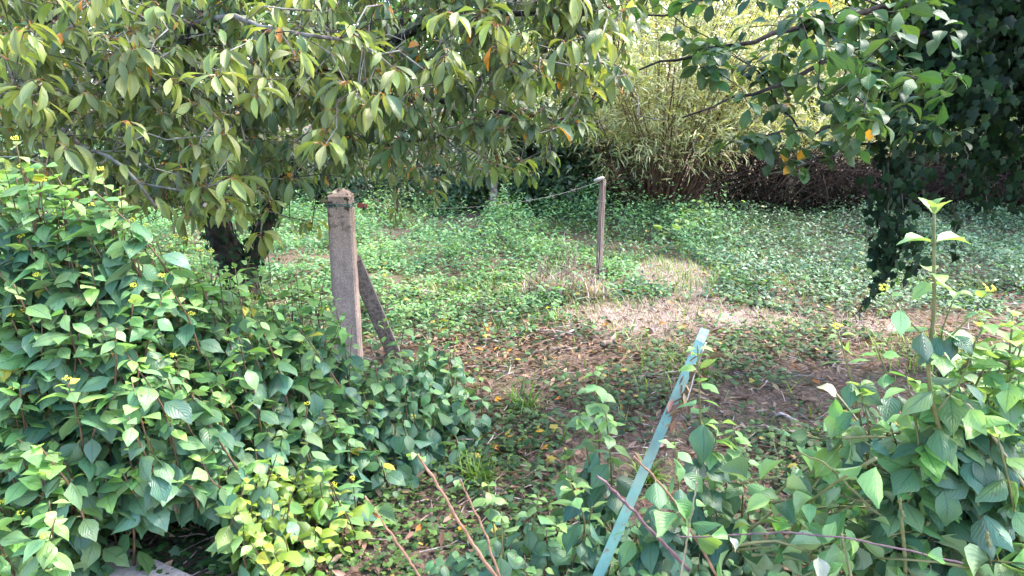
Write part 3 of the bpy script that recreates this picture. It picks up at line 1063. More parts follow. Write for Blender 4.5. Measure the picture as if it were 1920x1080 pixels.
# green tie wire round the post top
mat_gwire = plain_mat('green_wire', (0.02, 0.10, 0.09), (0.05, 0.19, 0.17), 30, 0.5)
mat_wire = plain_mat('galvanised_wire', (0.09, 0.09, 0.087), (0.20, 0.20, 0.19), 60, 0.6, 0.001, 0.4, 0.4)
tz = float(up(634, 384, 4.2)[2])
s = PW / 2 + 0.004
ringp = [(s, s), (-s, s), (-s, -s), (s, -s), (s, s)]
for dz, wob in ((0.0, 0.004), (0.012, -0.003)):
    pts = []
    for i in range(4):
        a_, b_ = np.array(ringp[i]), np.array(ringp[i + 1])
        for f in np.linspace(0, 1, 6)[:-1]:
            p = a_ + (b_ - a_) * f
            pts.append((p[0], p[1], tz + dz + wob * math.sin(f * 9 + i)))
    pts.append(pts[0])
    V, F = tube_arrays(np.array(pts), 0.0022, 6)
    link('tie_wire', np_mesh('tie_wire', V, F, mat_gwire), post)

# wooden post
wp = gnd(1123, 512)
k = NT('weathered_post_wood')
v = k.obj()
mp = k.n("ShaderNodeMapping")
mp.inputs['Scale'].default_value = (60, 60, 3)
k.t.links.new(v, mp.inputs[0])
g1, g2 = k.noise(1.0, 5, 0.6, mp.outputs[0]), k.noise(10, 3, 0.6, v)
c = k.mix(k.step(g1, 0.3, 0.7), (0.09, 0.06, 0.05), (0.27, 0.20, 0.17))
c = k.mix(k.step(g2, 0.58, 0.7, 0, .6), c, (0.32, 0.28, 0.25))
mat_post = k.finish(k.principled(c, 0.9, k.bump(g1, 0.006, 0.9), 0.2))
wpost = empty('wooden_post', wp, 'thin weathered wooden fence post standing in the dry grass', 'fence post')
WH = float(up(1125, 336, wp[1])[2])
bm = box((0.003, 0, (WH - 0.3) / 2), (0.046, 0.05, WH + 0.3), 0.006, Matrix.Rotation(0.55, 3, 'Z') @ Matrix.Rotation(0.008, 3, 'Y'), 0.002)
bm_obj('shaft', bm, mat_post, wpost)
mat_ins = plain_mat('insulator_plastic', (0.22, 0.20, 0.17), (0.36, 0.34, 0.30), 30, 0.6)
V, F = tube_arrays(np.array([[-0.075, -0.02, WH - 0.015], [-0.035, -0.02, WH - 0.005], [0.0, -0.02, WH + 0.012], [0.02, -0.02, WH + 0.012]]), [0.014, 0.02, 0.017, 0.012], 8)
link('insulator', np_mesh('insulator', V, F, mat_ins), wpost)
for zf in (0.78, 0.33):
    th = np.linspace(0, 6.28, 15)
    ring = np.stack([0.042 * np.cos(th) + 0.003, 0.042 * np.sin(th), WH * zf + 0.008 * np.sin(th * 2 + zf * 9)], -1)
    V, F = tube_arrays(ring, 0.0022, 6)
    link('tie_wire', np_mesh('tie_wire', V, F, mat_wire), wpost)

# fence wire with red tensioner
wa = cp + [PW / 2 + 0.004, -0.02, tz + 0.0]
wb = wp + [-0.03, -0.02, WH - 0.02]
wire = empty('fence_wire', wa, 'thin slack fence wire with red tensioner between the two posts', 'wire')
f = np.linspace(0, 1, 40)[:, None]
base_line = wa + (wb - wa) * f - np.array([0, 0, 1]) * (0.10 * 4 * f * (1 - f))
for ph in (0, math.pi):
    tw = np.stack([0 * f[:, 0], 0.001 * np.cos(f[:, 0] * 120 + ph), 0.001 * np.sin(f[:, 0] * 120 + ph)], -1)
    V, F = tube_arrays(base_line + tw - wa, 0.0008, 4)
    link('strand', np_mesh('strand', V, F, mat_wire), wire)
for fb in (0.50, 0.60, 0.72, 0.84):
    p = wa + (wb - wa) * fb - np.array([0, 0, 1]) * (0.10 * 4 * fb * (1 - fb)) - wa
    for s_ in (-1, 1):
        V, F = tube_arrays(np.array([p + [-.022, 0, .018 * s_], p, p + [.022, 0, -.018 * s_]]), 0.0018, 4)
        link('barb', np_mesh('barb', V, F, mat_wire), wire)
mat_red = plain_mat('red_paint', (0.22, 0.045, 0.03), (0.34, 0.075, 0.05), 60, 0.5)
bm = box((0.052, 0.0, -0.002), (0.056, 0.014, 0.026), 0.003, Matrix.Rotation(0.08, 3, 'Y'))
tn = bm_obj('tensioner', bm, mat_red, wire)
V, F = tube_arrays(np.array([[0.066, -0.012, -0.004], [0.066, -0.006, -0.004], [0.066, 0.012, -0.004]]), 0.0075, 8)
link('spindle', np_mesh('spindle', V, F, mat_wire), tn)
V, F = tube_arrays(np.array([[-0.02, -0.055, 0.002], [0.01, -0.03, -0.001], [0.03, 0, -0.002]]), 0.002, 6)
link('hook', np_mesh('hook', V, F, mat_gwire), wire)

# leaning green steel stake (angle section)
st, sb = up(1322, 617, 2.55), up(1128, 1065, 2.02)
dirv = Vector((st - sb).tolist())
gr = sb + (sb - st) / np.linalg.norm(st - sb) * ((sb[2] + 0.15) / (dirv.normalized().z))
k = NT('green_stake_paint')
v = k.obj()
n1, n2 = k.noise(18, 4, 0.6, v), k.noise(5, 3, 0.6, v)
c = k.mix(k.step(n1, 0.3, 0.7), (0.062, 0.155, 0.138), (0.092, 0.205, 0.182))
c = k.mix(k.step(n1, 0.68, 0.74, 0, .8), c, (0.30, 0.33, 0.25))
c = k.mix(k.step(k.noise(70, 3, .6, v), .62, .70, 0, .85), c, (.12, .06, .035))
c = k.mix(k.step(n2, .48, .68, 0, .7), c, (.10, .125, .095))
sepz = k.n("ShaderNodeSeparateXYZ")
k.t.links.new(v, sepz.inputs[0])
mat_stake = k.finish(k.principled(c, 0.5, k.bump(n1, 0.001, 0.4), 0.4))
mat_bare = plain_mat('bare_steel_tip', (0.20, 0.23, 0.19), (0.30, 0.32, 0.26), 60, 0.6, 0.001, 0.4)
stake = empty('metal_stake', gr, 'leaning pale green metal stake among the shrubs', 'stake')
Ls = float(np.linalg.norm(st - gr))
sec = [(-0.0165, -0.003), (0.0165, -0.003), (0.0165, 0.024), (0.013, 0.024), (0.013, 0.0005), (-0.0165, 0.0005)]
Qs = Vector((st - gr).tolist()).normalized()
zax = Qs
yax = Vector((0, 1, 0)) - zax * zax.y
yax.normalize()
xax = yax.cross(zax)
RM = Matrix((xax, yax, zax)).transposed() @ Matrix.Rotation(-0.25, 3, 'Z')
for nm, z0, z1, mt in (('shaft', 0, Ls - 0.055, mat_stake), ('tip', Ls - 0.055, Ls, mat_bare)):
    bm = bmesh.new()
    ra = [[bm.verts.new(RM @ Vector((x, y, z + (0.004 * x / 0.019 if nm == 'tip' and z == z1 else 0)))) for x, y in sec] for z in np.linspace(z0, z1, 2 if nm == 'tip' else 8)]
    for a_, b_ in zip(ra, ra[1:]):
        for i in range(6):
            bm.faces.new((a_[i], a_[(i + 1) % 6], b_[(i + 1) % 6], b_[i]))
    bm.faces.new(ra[0])
    bm.faces.new(ra[-1])
    bmesh.ops.recalc_face_normals(bm, faces=bm.faces[:])
    bm_obj(nm, bm, mt, stake)

# ================================================================== DOGWOOD SHRUBS
class Shrub:
    def __init__(self, name, loc, label, group=None, sp=S_DOG, cat='shrub'):
        self.root = empty(name, loc, label, cat, group)
        self.L = Leaves(sp)
        self.stems, self.buds, self.face = [], [], .55      # leaves turn to the open, bright side

    def shoot(self, tip, d, length, ls=0.07, youth=1.0, bud=False, gap=0.056, to=None, node0=0.0, tipage=1.0, base_age=0.0):
        """shoot that ends at tip, growing along d; opposite leaf pairs"""
        d = np.asarray(d, float)
        d = d / np.linalg.norm(d)
        base = tip - d * length
        side = rng.normal(0, 0.05 * length, 3)
        pts = [base, tip - d * length * 0.5 + side, tip]
        if to is not None:
            pts = [to] + pts
        C = curve_pts(pts, 9 if to is None else 13)
        self.stems.append((C, np.linspace(0.0029, 0.0014, len(C)) * (ls / 0.07) * (1.0 if to is None else 1.25)))
        seg = np.linalg.norm(np.diff(C, axis=0), axis=1)
        cum = np.concatenate([[0], np.cumsum(seg)])
        tot = cum[-1]
        s, az, from_tip = tot - 0.012, rng.uniform(0, 6.28), 0.012
        i = 0
        while from_tip < min(length, tot) * (1 - node0):
            s = tot - from_tip
            p = np.array([np.interp(s, cum, C[:, j]) for j in range(3)])
            fr = from_tip / length
            size = ls * (0.40 + 0.75 * min(1, fr / 0.38)) * rng.uniform(0.75, 1.15)
            size = min(size, .108)
            age = base_age * rng.uniform(.3, 1.3) + tipage * youth * max(0.0, 1 - fr / 0.5) ** 1.0 + rng.normal(0.02, 0.07)
            for kx in (0, math.pi):
                if rng.random() < 0.05 and fr > .2:
                    continue
                za = az + kx + rng.normal(0, .25)
                if math.sin(za) > .25 and rng.random() < self.face:
                    za = -za
                self.L.add(p, mats_yaw(za, rng.normal(0.08, .28), rng.normal(0, .36), size * rng.uniform(.85, 1.1)), age)
            az += math.pi / 2 + rng.normal(0, .25)
            from_tip += gap * (0.5 + 0.8 * min(1, fr / 0.3)) * rng.uniform(.8, 1.2)
            i += 1
        if bud:
            self.bud(tip + d * 0.012, ls)
        return C

    def bud(self, p, ls):
        parts = []
        for _ in range(16):
            q = rng.normal(0, 1, 3)
            q /= np.linalg.norm(q)
            c = p + q * [0.011, 0.011, 0.006] + [0, 0, .004]
            r = 0.0032
            V = np.array([[r, 0, 0], [0, r, 0], [-r, 0, 0], [0, -r, 0], [0, 0, r], [0, 0, -r]]) + c
            F = np.array([[0, 1, 4, 4], [1, 2, 4, 4], [2, 3, 4, 4], [3, 0, 4, 4], [1, 0, 5, 5], [2, 1, 5, 5], [3, 2, 5, 5], [0, 3, 5, 5]])
            parts.append((V, F[:, :3]))
        self.buds.append(join(parts))

    def done(self, most=300, stem='red_stem'):
        emit_tubes(self.root, 'stem', self.stems, M[stem], 300, 6, 'stems')
        self.L.emit(self.root, most)
        for V, F in self.buds:
            link('flower_bud', np_mesh('flower_bud', V - ploc(self.root), F, M['bud']), self.root, kind='stuff')


def hedge_Y(px, py):
    t = np.clip((px - 250) / 620, 0, 1)
    yb = 2.05 + 0.75 * t          # at the bottom
    yt = 2.55 + 0.95 * t          # at the top
    f = np.clip((1050 - py) / (1050 - (380 + 260 * t)), 0, 1)
    return yb + (yt - yb) * f


def fill(sh, poly, n, dmin, ls, layers=((0, 1.0),), youth=(0.5, 1.1), length=(0.3, 0.5), lean=0.2, buds=0.0, base_age=0.0):
    for back, share in layers:
        for px, py in poly_samples(poly, int(n * share), dmin):
            Y = hedge_Y(px, py) + back + rng.normal(0, .06)
            tip = up(px, py, Y)
            d = [rng.normal(0, .22), -lean * rng.uniform(.3, 1.5) if back < 0.2 else rng.normal(0, .2), 1.0]
            ln = min(rng.uniform(*length), max(0.12, tip[2] - 0.02))
            if 190 < px < 450:                    # the shrubs stay clear of the slab edge here
                ln = min(ln, max(.10, (985 - py) * Y / 1400))
            sh.shoot(tip, d, ln, ls * rng.uniform(.85, 1.12), rng.uniform(*youth), rng.random() < buds, base_age=base_age * float(np.clip((py - 500) / 350, .3, 1.4)))  # low leaves toned paler, painting old leaves that catch the light


GD = 'dogwood shrubs at the front of the garden'
POLY_A = [(-60, 290), (40, 310), (150, 335), (240, 390), (250, 560), (235, 760), (190, 930), (100, 1020), (-60, 1080)]
A = Shrub('dogwood_shrub', gnd(60, 1010), 'tall dogwood shrub with pale top leaves in front of the low wall', GD)
fill(A, POLY_A, 105, 20, 0.112, ((0, 1), (.15, .8), (0.35, .6), (.6, .4)), buds=.2, base_age=.2)
for px, py, bd in ((30, 268, 1), (70, 310, 0), (190, 325, 1), (90, 290, 0), (5, 300, 0), (150, 330, 0), (225, 350, 0), (150, 400, 0), (215, 372, 0), (105, 385, 0), (10, 395, 0), (120, 360, 0), (60, 400, 0), (175, 430, 0), (230, 420, 0), (-20, 340, 0), (140, 470, 0), (40, 450, 1)):
    A.shoot(up(px, py, 2.5), [rng.normal(0, .08), 0, 1], .55, .075, 1.2, bool(bd))
A.done()
POLY_B = [(230, 440), (300, 475), (400, 505), (470, 545), (480, 700), (470, 860), (440, 900), (360, 905), (225, 925), (235, 760), (250, 560)]
B = Shrub('dogwood_shrub', gnd(350, 960), 'dense dogwood shrub in front of the cherry trunk', GD)
fill(B, POLY_B, 90, 20, 0.106, ((0, 1), (.15, .8), (0.35, .6), (.6, .4)), buds=.12, base_age=.12)
for px, py, bd in ((330, 450, 1), (375, 475, 1), (290, 440, 0), (250, 420, 1), (425, 500, 0), (310, 490, 0), (355, 510, 0), (450, 530, 1)):
    B.shoot(up(px, py, 2.75), [rng.normal(0, .08), 0, 1], .5, .07, 1.2, bool(bd))
for px, py in ((262, 395), (285, 450), (320, 470), (345, 455), (362, 492), (395, 478), (410, 505), (440, 498), (462, 515), (305, 510), (275, 430), (385, 530)):
    B.shoot(up(px, py, rng.uniform(2.6, 2.95)), [rng.normal(0, .06), 0, 1], .5, .085, 1.25, rng.random() < .3)
fill(B, [(400, 860), (520, 840), (610, 880), (620, 960), (560, 1040), (470, 1040), (430, 960)], 16, 26, .09, ((-.1, 1),), base_age=.3, length=(.2, .3))
B.done()
POLY_C = [(470, 560), (540, 570), (600, 570), (640, 650), (680, 680), (690, 760), (690, 880), (640, 930), (560, 900), (470, 860)]
C_ = Shrub('dogwood_shrub', gnd(580, 900), 'dogwood shrub growing against the foot of the concrete post', GD)
fill(C_, POLY_C, 70, 19, 0.100, ((0, 1), (.15, .7), (0.35, .5), (.55, .4)), buds=.1)
for px, py, bd in ((470, 480, 0), (555, 510, 0), (612, 505, 0), (660, 610, 0), (537, 605, 1), (500, 560, 0)):
    C_.shoot(up(px, py, 3.05), [rng.normal(0, .08), 0, 1], .5, .072, 1.2, bool(bd))
for px, py in ((480, 500), (520, 525), (545, 515), (580, 520), (600, 545), (625, 560), (640, 600), (565, 560), (510, 575)):
    C_.shoot(up(px, py, rng.uniform(2.95, 3.3)), [rng.normal(0, .06), 0, 1], .5, .082, 1.25, rng.random() < .15)
C_.done()
POLY_D = [(690, 670), (760, 640), (850, 640), (880, 700), (890, 790), (860, 870), (830, 960), (760, 1000), (690, 960), (690, 800)]
D_ = Shrub('dogwood_shrub', gnd(760, 900), 'dark leaved dogwood shrub below the slanting concrete brace', GD)
fill(D_, POLY_D, 64, 19, 0.096, ((0, 1), (.15, .7), (0.35, .5), (.5, .3)), youth=(.15, .7), buds=.03)
for px, py in ((762, 588), (840, 590), (850, 640), (900, 690), (720, 600), (800, 640)):
    D_.shoot(up(px, py, 3.45), [rng.normal(0, .08), 0, 1], .45, .074, 1.0)
D_.done()
POLY_E = [(440, 890), (520, 850), (600, 870), (650, 930), (660, 1080), (620, 1110), (475, 1110), (450, 1000)]
E_ = Shrub('dogwood_shrub', gnd(540, 1040), 'low yellowing shrub at the pavement edge', GD, S_DOGY)
fill(E_, POLY_E, 66, 16, 0.076, ((-.12, 1), (0.05, .6)), buds=.0, length=(.2, .32))
E_.done()

# saplings in the middle
GS = 'young dogwood saplings round the metal stake'


def sapling(pxs, Y, foot, label, ls=.075, length=.6, youth=1.0, bud=False, most=300, gap=.06):
    f = gnd(*foot)
    s_ = Shrub('dogwood_sapling', f, label, GS)
    for (px, py) in pxs:
        tip = up(px, py, Y + rng.normal(0, .04))
        to = f + [rng.normal(0, .03), rng.normal(0, .03), 0]
        d = (tip - to) * [.6, .6, 1]
        s_.shoot(tip, d, min(length, np.linalg.norm(d) * .8), ls, youth * rng.uniform(.8, 1.2), bud, gap, to)
    s_.done(most, 'green_stem')


sapling([(1117, 690), (1085, 770), (1135, 770), (1060, 860)], 2.3, (1150, 1000), 'dogwood sapling with round bright leaves left of the metal stake', .092, .6, gap=.052)
sapling([(1308, 648), (1352, 790)], 2.1, (1340, 1040), 'upright dogwood sapling right in front of the metal stake', .09, .66, gap=.055)
sapling([(1400, 860), (1375, 800), (1430, 930), (1340, 900)], 2.15, (1400, 1060), 'dogwood sapling right of the metal stake', .09, .45, .7, gap=.05)
sapling([(915, 905), (940, 960), (1010, 930)], 2.0, (960, 1070), 'small dogwood sapling beside the reddish cut stems', .08, .35, 1.2, gap=.05)
sapling([(1065, 900), (1110, 950), (1040, 980)], 2.1, (1090, 1060), 'short bushy dogwood sapling at the foot of the stake', .09, .4, gap=.05)
sapling([(1265, 830), (1235, 905), (1180, 985), (1290, 950)], 1.93, (1240, 1075), 'dogwood sapling overlapping the lower stake', .085, .4, .6, gap=.05)

POLY_F = [(930, 1010), (1000, 960), (1150, 950), (1300, 950), (1400, 950), (1440, 1010), (1480, 1110), (900, 1110), (760, 1090), (800, 1040)]
F_ = Shrub('dogwood_shrub', gnd(1200, 1075), 'low tangle of dogwood shoots at the foot of the saplings', GD)
for back, n in ((0, 70), (.25, 46)):
    for px, py in poly_samples(POLY_F, n, 22):
        Y = 1.95 + .35 * (1090 - py) / 160 + back + rng.normal(0, .05)
        tip = up(px, py, Y)
        F_.shoot(tip, [rng.normal(0, .4), rng.normal(-.2, .3), 1], min(.32, max(.1, tip[2])), .075 * rng.uniform(.8, 1.2), rng.uniform(.2, .9))
F_.done()

# tall plant and mass on the right
GR = 'dogwood shrubs on the near side right of the stake'
f = gnd(1745, 1075)
H_ = Shrub('dogwood_shrub', f, 'tall upright dogwood shoot topped by a bright bud leaf', GR)
tip = up(1751, 392, 1.62)
Ct = curve_pts([f + [0.0, -.5, .25], up(1760, 800, 1.66), up(1752, 560, 1.63), tip], 16)
H_.stems.append((Ct, np.linspace(.0065, .003, 16)))


def pair(sh, px, py, Y, ls, age, az=0.0, tilt=0.1, roll=0.0):
    p = up(px, py, Y)
    for kx in (0, math.pi):
        sh.L.add(p, mats_yaw(az + kx, tilt + rng.normal(0, .06), roll + rng.normal(0, .15), ls * rng.uniform(.95, 1.05)), age)


pair(H_, 1751, 408, 1.62, .055, 1.0, math.pi / 2 + .3, .75)
pair(H_, 1751, 402, 1.62, .042, 1.0, .2, 1.0)
pair(H_, 1750, 458, 1.62, .078, .95, .1, .1)
pair(H_, 1750, 515, 1.62, .055, .9, 1.4, -.05)
pair(H_, 1751, 530, 1.62, .06, .85, .3, -.15)
pair(H_, 1752, 620, 1.63, .085, .8, -.1, .05)
pair(H_, 1753, 660, 1.63, .085, .6, 1.3, -.2)
pair(H_, 1756, 735, 1.64, .09, .45, .2, -.15)
pair(H_, 1758, 800, 1.65, .09, .3, 1.2, -.3)
for a_, b_, bd in (((1752, 645), (1662, 548), 1), ((1756, 655), (1848, 552), 1), ((1756, 690), (1797, 540), 0), ((1757, 770), (1830, 640), 0)):
    p0, p1 = up(*a_, 1.63), up(*b_, 1.60)
    ln = np.linalg.norm(p1 - p0)
    H_.shoot(p1, p1 - p0, ln, .062, 1.1, bool(bd), .06, None, .1)
H_.done(300, 'green_stem')

I_ = Shrub('dogwood_shrub', gnd(1640, 1020), 'smaller twin stemmed dogwood with a yellow bud left of the tall shoot', GR)
for px, py, Y, ls, bd, to in ((1572, 622, 1.75, .072, 1, (1640, 920)), (1640, 640, 1.78, .07, 0, (1655, 900)), (1610, 720, 1.72, .075, 0, (1630, 930))):
    tip = up(px, py, Y)
    to = up(*to, Y + .1)
    I_.shoot(tip, tip - to, np.linalg.norm(tip - to) * .8, ls, 1.15, bool(bd), .062, to)
I_.done(300, 'green_stem')

POLY_J = [(1790, 700), (1850, 640), (1960, 590), (1990, 700), (1990, 1100), (1850, 1000), (1700, 900), (1650, 820), (1700, 760)]
J_ = Shrub('dogwood_shrub', gnd(1990, 1040), 'bushy dogwood with large pale leaves behind the tall shoot', GR)
for back, n in ((0, 46), (.25, 34), (.5, 20)):
    for px, py in poly_samples(POLY_J, n, 30):
        Y = 1.72 + back + rng.normal(0, .05)
        tip = up(px, py, Y)
        J_.shoot(tip, [rng.normal(-.1, .25), rng.normal(-.1, .25), 1], rng.uniform(.25, .45), .085 * rng.uniform(.85, 1.15), rng.uniform(.7, 1.3), rng.random() < .05)  # pale young tone raised so the leaves look sunlit
for px, py in ((1840, 640), (1900, 585), (1800, 690), (1875, 690), (1700, 705), (1925, 620), (1850, 600), (1780, 750), (1900, 660)):
    J_.shoot(up(px, py, 1.72), [rng.normal(0, .1), 0, 1], .5, .105, 1.35, rng.random() < .2, base_age=.25)
J_.done(300, 'green_stem')

# heap of cut branches with wilted leaves
pile0 = gnd(1780, 1075)
pile = empty('cut_branch_heap', pile0, 'heap of cut dogwood branches with wilted leaves', 'brush pile')
POLY_P = [(1530, 860), (1590, 815), (1700, 800), (1830, 760), (1960, 770), (1990, 1110), (1480, 1110), (1510, 960)]
LW, sticks = Leaves(S_WILT), []
for back, n in ((0, 60), (.18, 60), (.4, 50)):
    for px, py in poly_samples(POLY_P, n, 14):
        Y = 1.62 + .25 * (1080 - py) / 300 + back + rng.normal(0, .05)
        p = up(px, py, Y)
        az = rng.uniform(0, 6.28)
        d = np.array([math.cos(az), math.sin(az) * .6, rng.normal(-.2, .4)])
        q = p + d / np.linalg.norm(d) * rng.uniform(.12, .3)
        q[2] = max(q[2], .03)
        sticks.append((curve_pts([p, (p + q) / 2 + rng.normal(0, .015, 3), q], 5), np.linspace(.0022, .0045, 5)))
        m = rng.integers(4, 8)
        tt = rng.random(m)
        LW.add(p + (q - p) * tt[:, None], mats_yaw(rng.uniform(0, 6.28, m), rng.normal(-.2, .6, m), rng.normal(0, .7, m), rng.uniform(.055, .095, m)), rng.random(m))
emit_tubes(pile, 'cut_branch', sticks, M['green_stem'], 300, 6, 'twigs')
LW.emit(pile, 300)
# ================================================================== CHERRY TREE
ct = up(480, 540, 6.0)
ct[2] = 0
cherry = empty('cherry_tree', ct, 'old cherry tree with dark forked trunk and drooping leaf clusters', 'tree')
sk = Skeleton()
b = ct + [0, 0, -.1]
e0 = sk.limb([b, up(470, 600, 6.0), up(455, 540, 6.0)], .15, .13, n=6, jit=.008)
fork = e0
eL = sk.limb([sk.P[fork], up(425, 470, 5.9), up(395, 395, 5.7), up(330, 260, 5.3), up(180, 110, 4.6), up(30, -20, 4.2), up(-150, -160, 4.0)], .12, .045, fork, 18, .015)
eR = sk.limb([sk.P[fork], up(490, 430, 6.0), up(520, 330, 5.9), up(610, 255, 6.1), up(700, 120, 6.3), up(800, -40, 6.3), up(900, -260, 6.2)], .075, .03, fork, 18, .015)
k1 = sk.nearest(up(330, 260, 5.3))
eU = sk.limb([sk.P[k1], up(380, 60, 5.4), up(440, -200, 5.6), up(470, -420, 5.8)], .09, .04, k1, 12, .02)
k2 = sk.nearest(up(610, 255, 6.1))
for pts, r0 in (([up(760, 190, 5.2), up(900, 200, 4.8), up(1040, 225, 4.5)], .032),
                ([up(720, 270, 5.3), up(860, 245, 4.9), up(1010, 240, 4.6)], .022),
                ([up(640, 150, 4.6), up(760, 60, 4.0), up(960, 20, 3.7), up(1130, 60, 3.5)], .03)):
    sk.limb([sk.P[k2]] + pts, r0, .008, k2, 14, .014)
k3 = sk.nearest(up(180, 110, 4.6))
for pts, r0 in (([up(260, 160, 4.0), up(380, 40, 3.3), up(520, 55, 3.0), up(640, 75, 2.9)], .012),
                ([up(120, 220, 3.9), up(140, 255, 3.4), up(230, 310, 3.0), up(290, 380, 2.9)], .010),
                ([up(150, 150, 3.8), up(60, 170, 3.2), up(-40, 170, 2.9)], .010)):
    sk.limb([sk.P[k3]] + pts, r0, .006, k3, 14, .010)
k4 = sk.nearest(up(395, 395, 5.7))
sk.limb([sk.P[k4], up(370, 395, 5.0), up(330, 375, 4.2), up(280, 345, 3.6)], .02, .006, k4, 10, .02)
sk.limb([sk.P[k4], up(430, 385, 5.1), up(470, 390, 4.4), up(490, 440, 4.0)], .014, .004, k4, 8, .02)

CH_POLY = [(-150, -220), (1170, -220), (1230, 20), (1190, 90), (1130, 190), (1090, 260), (1000, 335), (900, 325), (800, 345), (700, 330), (560, 330),
           (520, 375), (430, 395), (330, 375), (240, 350), (100, 330), (-150, 330)]
T, TS = [], []
# near hanging clusters, left and centre
NEAR = [(90, 130), (45, 60), (250, 60), (205, 100), (235, 150), (270, 215), (335, 90), (420, 100), (490, 150), (70, 230), (20, 200), (140, 20), (300, 290),
        (440, 270), (480, 180), (570, 70), (660, 60), (690, 90), (830, 30), (850, 100), (955, 100), (1090, 40), (1150, 45), (830, 115), (930, 50),
        (320, 340), (470, 330), (490, 440), (380, 350), (560, 180), (600, 140), (700, 30), (1100, 140), (740, 130), (1020, 40), (400, 30), (510, 20),
        (60, 330), (150, 250), (10, 110), (180, 190), (360, 200), (610, 250), (350, 400), (440, 400), (250, 380)]
for px, py in NEAR:
    Y = rng.uniform(2.7, 3.5) if px < 760 else rng.uniform(3.0, 3.8)
    if py > 320:
        Y = rng.uniform(3.3, 4.2)
    T.append(up(px, py, Y))
    TS.append(1.0)
for px, py in np.vstack([poly_samples([(-60, -30), (760, -30), (760, 130), (640, 300), (480, 330), (380, 420), (240, 370), (-60, 320)], 110, 28), poly_samples([(760, -30), (1180, -30), (1140, 110), (1060, 190), (760, 200)], 22, 40)]):
    T.append(up(px, py, rng.uniform(2.7, 3.7)))
    TS.append(.92)
for px, py in poly_samples(CH_POLY, 1250, 6):
    Y = rng.uniform(3.1, 5.9)
    T.append(up(px, py, Y))
    TS.append(.16)  # darker leaf tone paints the shade inside the crown
# the rest of the crown, above and left of the view
cc = np.array([-1.9, 5.6, 3.9])
n0 = len(T)
while len(T) < n0 + 330:
    q = rng.normal(0, 1, 3)
    q = q / np.linalg.norm(q) * rng.random() ** .4 * np.array([3.8, 3.2, 1.8])
    p = cc + q
    x, y, f_ = proj(p)
    if p[2] < 2.4 or y[0] > -40 and -100 < x[0] < 2000:
        continue
    T.append(p)
    TS.append(.2)
# two twigs hanging in front of the field, right of the post
for px, py in ((805, 362), (745, 395), (585, 420)):
    T.append(up(px, py, 4.0))
    TS.append(.6)
T, TS = np.array(T), np.array(TS)
ends = sk.grow(T, .15, .10, .022)
ch = sk.chains(.0024)
root_first = ch[0]
trunkc = max(ch, key=lambda c: c[1].max())
V, F = tube_arrays(trunkc[0] - ct, trunkc[1], 14)
V += .02 * (vnoise(V[:, 0] * 8 + V[:, 1] * 5, V[:, 2] * 6, 1, 31) - .5)[:, None] * (np.abs(V[:, 2:3]) < 2.2)
link('trunk', np_mesh('trunk', V, F, M['bark']), cherry)
others = [c for c in ch if c is not trunkc]
emit_tubes(cherry, 'limb', [c for c in others if c[1].max() > .02], M['bark'], 300, 10, 'limbs')
fine = [c for c in others if c[1].max() <= .02]
near_f = [c for c in fine if c[0][-1][1] < 3.6]
emit_tubes(cherry, 'twig', near_f, M['twig'], 150, 6, 'near_twigs')
emit_tubes(cherry, 'branch', [c for c in fine if c[0][-1][1] >= 3.6], M['dark_twig'], 150, 6, 'twigs')
# fine bare twigs
bt_ = []
allp = sk.P[:sk.n]
for i in rng.integers(60, sk.n, 1500):
    a_ = allp[i]
    d = rng.normal(0, 1, 3)
    d /= np.linalg.norm(d)
    ln = rng.uniform(.08, .35)
    bt_.append((np.array([a_, a_ + d * ln * .5 + [0, 0, .02], a_ + d * ln + rng.normal(0, .02, 3)]), np.array([.0026, .002, .0012])))
V, F = join([tube_arrays(p, r, 4, False) for p, r in bt_])
link('bare_twigs', np_mesh('bare_twigs', V - ct, F, M['dark_twig']), cherry, kind='stuff')
nb = []
cand = np.where((allp[:, 1] < 4.1) & (allp[:, 2] > 1.2))[0]
for i in rng.choice(cand, 170):
    a_ = allp[i]
    d = rng.normal(0, 1, 3) * [1, .8, .6]
    d /= np.linalg.norm(d)
    ln = rng.uniform(.12, .42)
    e1 = a_ + d * ln * .4 + rng.normal(0, .018, 3)
    e2 = a_ + d * ln * .7 + rng.normal(0, .025, 3)
    nb.append((np.array([a_, e1, e2, a_ + d * ln + rng.normal(0, .03, 3)]), np.array([.0036, .003, .0024, .0014]) * rng.uniform(.7, 1.2)))
V, F = join([tube_arrays(p, r, 4, False) for p, r in nb])
link('lichened_twigs', np_mesh('lichened_twigs', V - ct, F, M['twig']), cherry, kind='stuff')
LC = Leaves(S_CHERRY)
for t, e, ag in zip(T, ends, TS):
    p = sk.P[e]
    m = rng.integers(5, 10)
    az = rng.uniform(0, 6.28) + np.arange(m) * 2.4 + rng.normal(0, .3, m)
    LC.add(np.tile(p, (m, 1)) + rng.normal(0, .008, (m, 3)), mats_yaw(az, rng.normal(.1, .3, m), rng.normal(0, .3, m), rng.uniform(.07, .118, m) * (1.04 if ag > .9 else .95)),
           np.clip(ag * rng.uniform(.5, 1.1) + rng.normal(0, .15, m), 0, 1))
    # lateral leaves along the twig
    k_ = e
    for _ in range(3):
        k_ = sk.par[k_]
        if k_ < 0:
            break
        if rng.random() < .75:
            m = rng.integers(1, 4)
            LC.add(np.tile(sk.P[k_], (m, 1)), mats_yaw(rng.uniform(0, 6.28, m), rng.normal(0, .3, m), rng.normal(0, .4, m), rng.uniform(.05, .10, m)),
                   np.clip(ag * .6 + rng.normal(0, .2, m), 0, 1))
LC.emit(cherry, 300)

